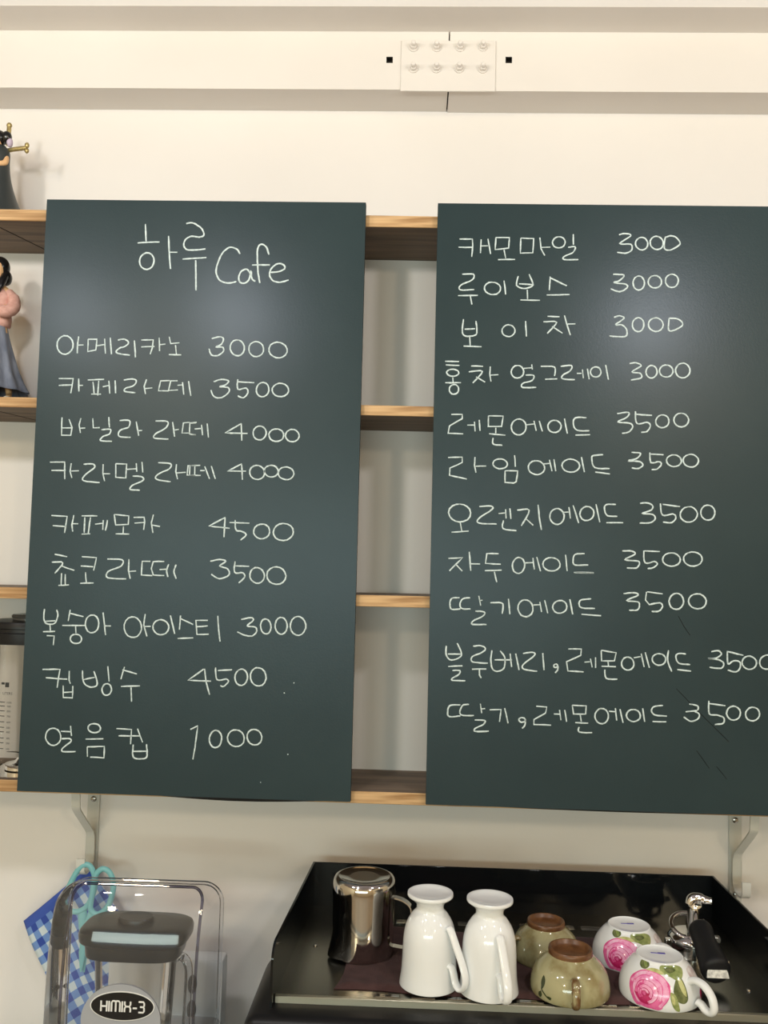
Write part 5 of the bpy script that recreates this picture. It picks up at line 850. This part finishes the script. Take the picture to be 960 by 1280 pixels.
b = BM(); lathe(b, fine([(.0165, .1250), (.0180, .1200), (.0215, .1050), (.0290, .080), (.0390, .050), (.0490, .0285), (.0545, .0200), (.0530, .0195), (.0440, .032)], 3), (fx, fy, fz), 88, fn=pleat); obj('skirt', b, M_SKIRT, t, angle=80)
b = BM()
for x in (.0330, -.024):
    ball(b, W3(x, -.012, .0052), .0062, .0150, .0052, 14, 8); bx(b, fx+x-.004, fx+x+.004, fy-.004, fy+.006, fz, fz+.006, .001, 1)
obj('shoes', b, M_SHOE, t)

FIG = t; gx, gy, gz = -.7160, -.095, 2.1655
t = thing('cloaked_figurine', 'figurine in a long dark cloak with a gold hilt, on the top shelf', 'figurine', (gx, gy, gz))
V = [(0, 0, .060), (0, 0, .085), (0, 0, .108), (0, 0, .118), (0, -.002, .130), (0, -.002, .138), (.014, 0, .106), (.018, -.008, .090), (.006, -.016, .086), (-.014, 0, .106), (-.018, -.008, .090), (-.004, -.016, .090), (.007, 0, .030), (.007, -.002, .004), (-.007, 0, .030), (-.007, -.002, .004)]
E_ = [(0, 1), (1, 2), (2, 3), (3, 4), (4, 5), (2, 6), (6, 7), (7, 8), (2, 9), (9, 10), (10, 11), (0, 12), (12, 13), (0, 14), (14, 15)]
skin('body', V, E_, [.010, .010, .009, .005, .010, .008, .006, .005, .004, .006, .005, .004, .007, .006, .007, .006], M_SKIN, t)
W4 = lambda x, y, z: (gx+x, gy+y, gz+z)
b = BM(); ball(b, W4(.000, .002, .134), .0130, .0135, .0125); ball(b, W4(.0150, -.002, .134), .0075, .0080, .0090); ball(b, W4(-.013, .002, .130), .008, .009, .010); obj('hair', b, M_HAIR, t)
b = BM(); lathe(b, fine([(.0120, .100), (.0135, .085), (.0165, .060), (.0210, .030), (.0250, .004), (.0200, .0)], 3), (gx, gy, gz), 40, sy=.75); obj('robe', b, M_ROBE, t, angle=80)
# cloak: an open shell round the back and sides
b = BM(); prof = fine([(.0130, .120), (.0190, .110), (.0195, .090), (.0230, .065), (.0325, .035), (.0450, .008), (.0470, .001)], 4); rows = []
for r, z in prof:
    rows.append([b.verts.new(W4(r*cos(a)*1.03, r*sin(a)*.85, z)) for a in [radians(-58+ (296)*i/40) for i in range(41)]])
for A, B in zip(rows, rows[1:]):
    for i in range(40): b.faces.new((A[i], A[i+1], B[i+1], B[i]))
o = obj('cloak', b, M_CLOAK, t, angle=70); so = o.modifiers.new('cloth', 'SOLIDIFY'); so.thickness = .0022
b = BM(); band(b, smooth_path([W4(.0030, -.0150, .090), W4(.0060, -.0165, .070), W4(.0110, -.0200, .045), W4(.0160, -.0240, .022)], 5), (1, 0, .15), .0090, .003); obj('sash', b, M_SASH, t)
b = BM()
for pth in ([(.012, .010, .118), (.024, .006, .1185), (.040, .004, .1195), (.0435, .004, .1198)], [(.010, .014, .128), (.0105, .014, .146), (.0108, .014, .1575)]):
    tube(b, [W4(*p) for p in pth], .0034, 10)
for p, d in (((.0440, .004, .1198), 'x'), ((.0108, .014, .160), 'z')):
    if d == 'x': ball(b, W4(p[0], p[1], p[2]+.0042), .0035, .0035, .0045); ball(b, W4(p[0], p[1], p[2]-.0042), .0035, .0035, .0045)
    else: ball(b, W4(*p), .0042, .0040, .0045)
h = obj('sword_hilt', b, M_GOLD, t); h['label'] = 'aged gold hilt'
b = BM(); ball(b, W4(.0195, -.001, .126), .0045, .0060, .0075); obj('shoulder_tuft', b, M_SASH, t)

FIG.scale = (1.0, 1.0, 1.09); t.scale = (1.12, 1.0, 1.10)
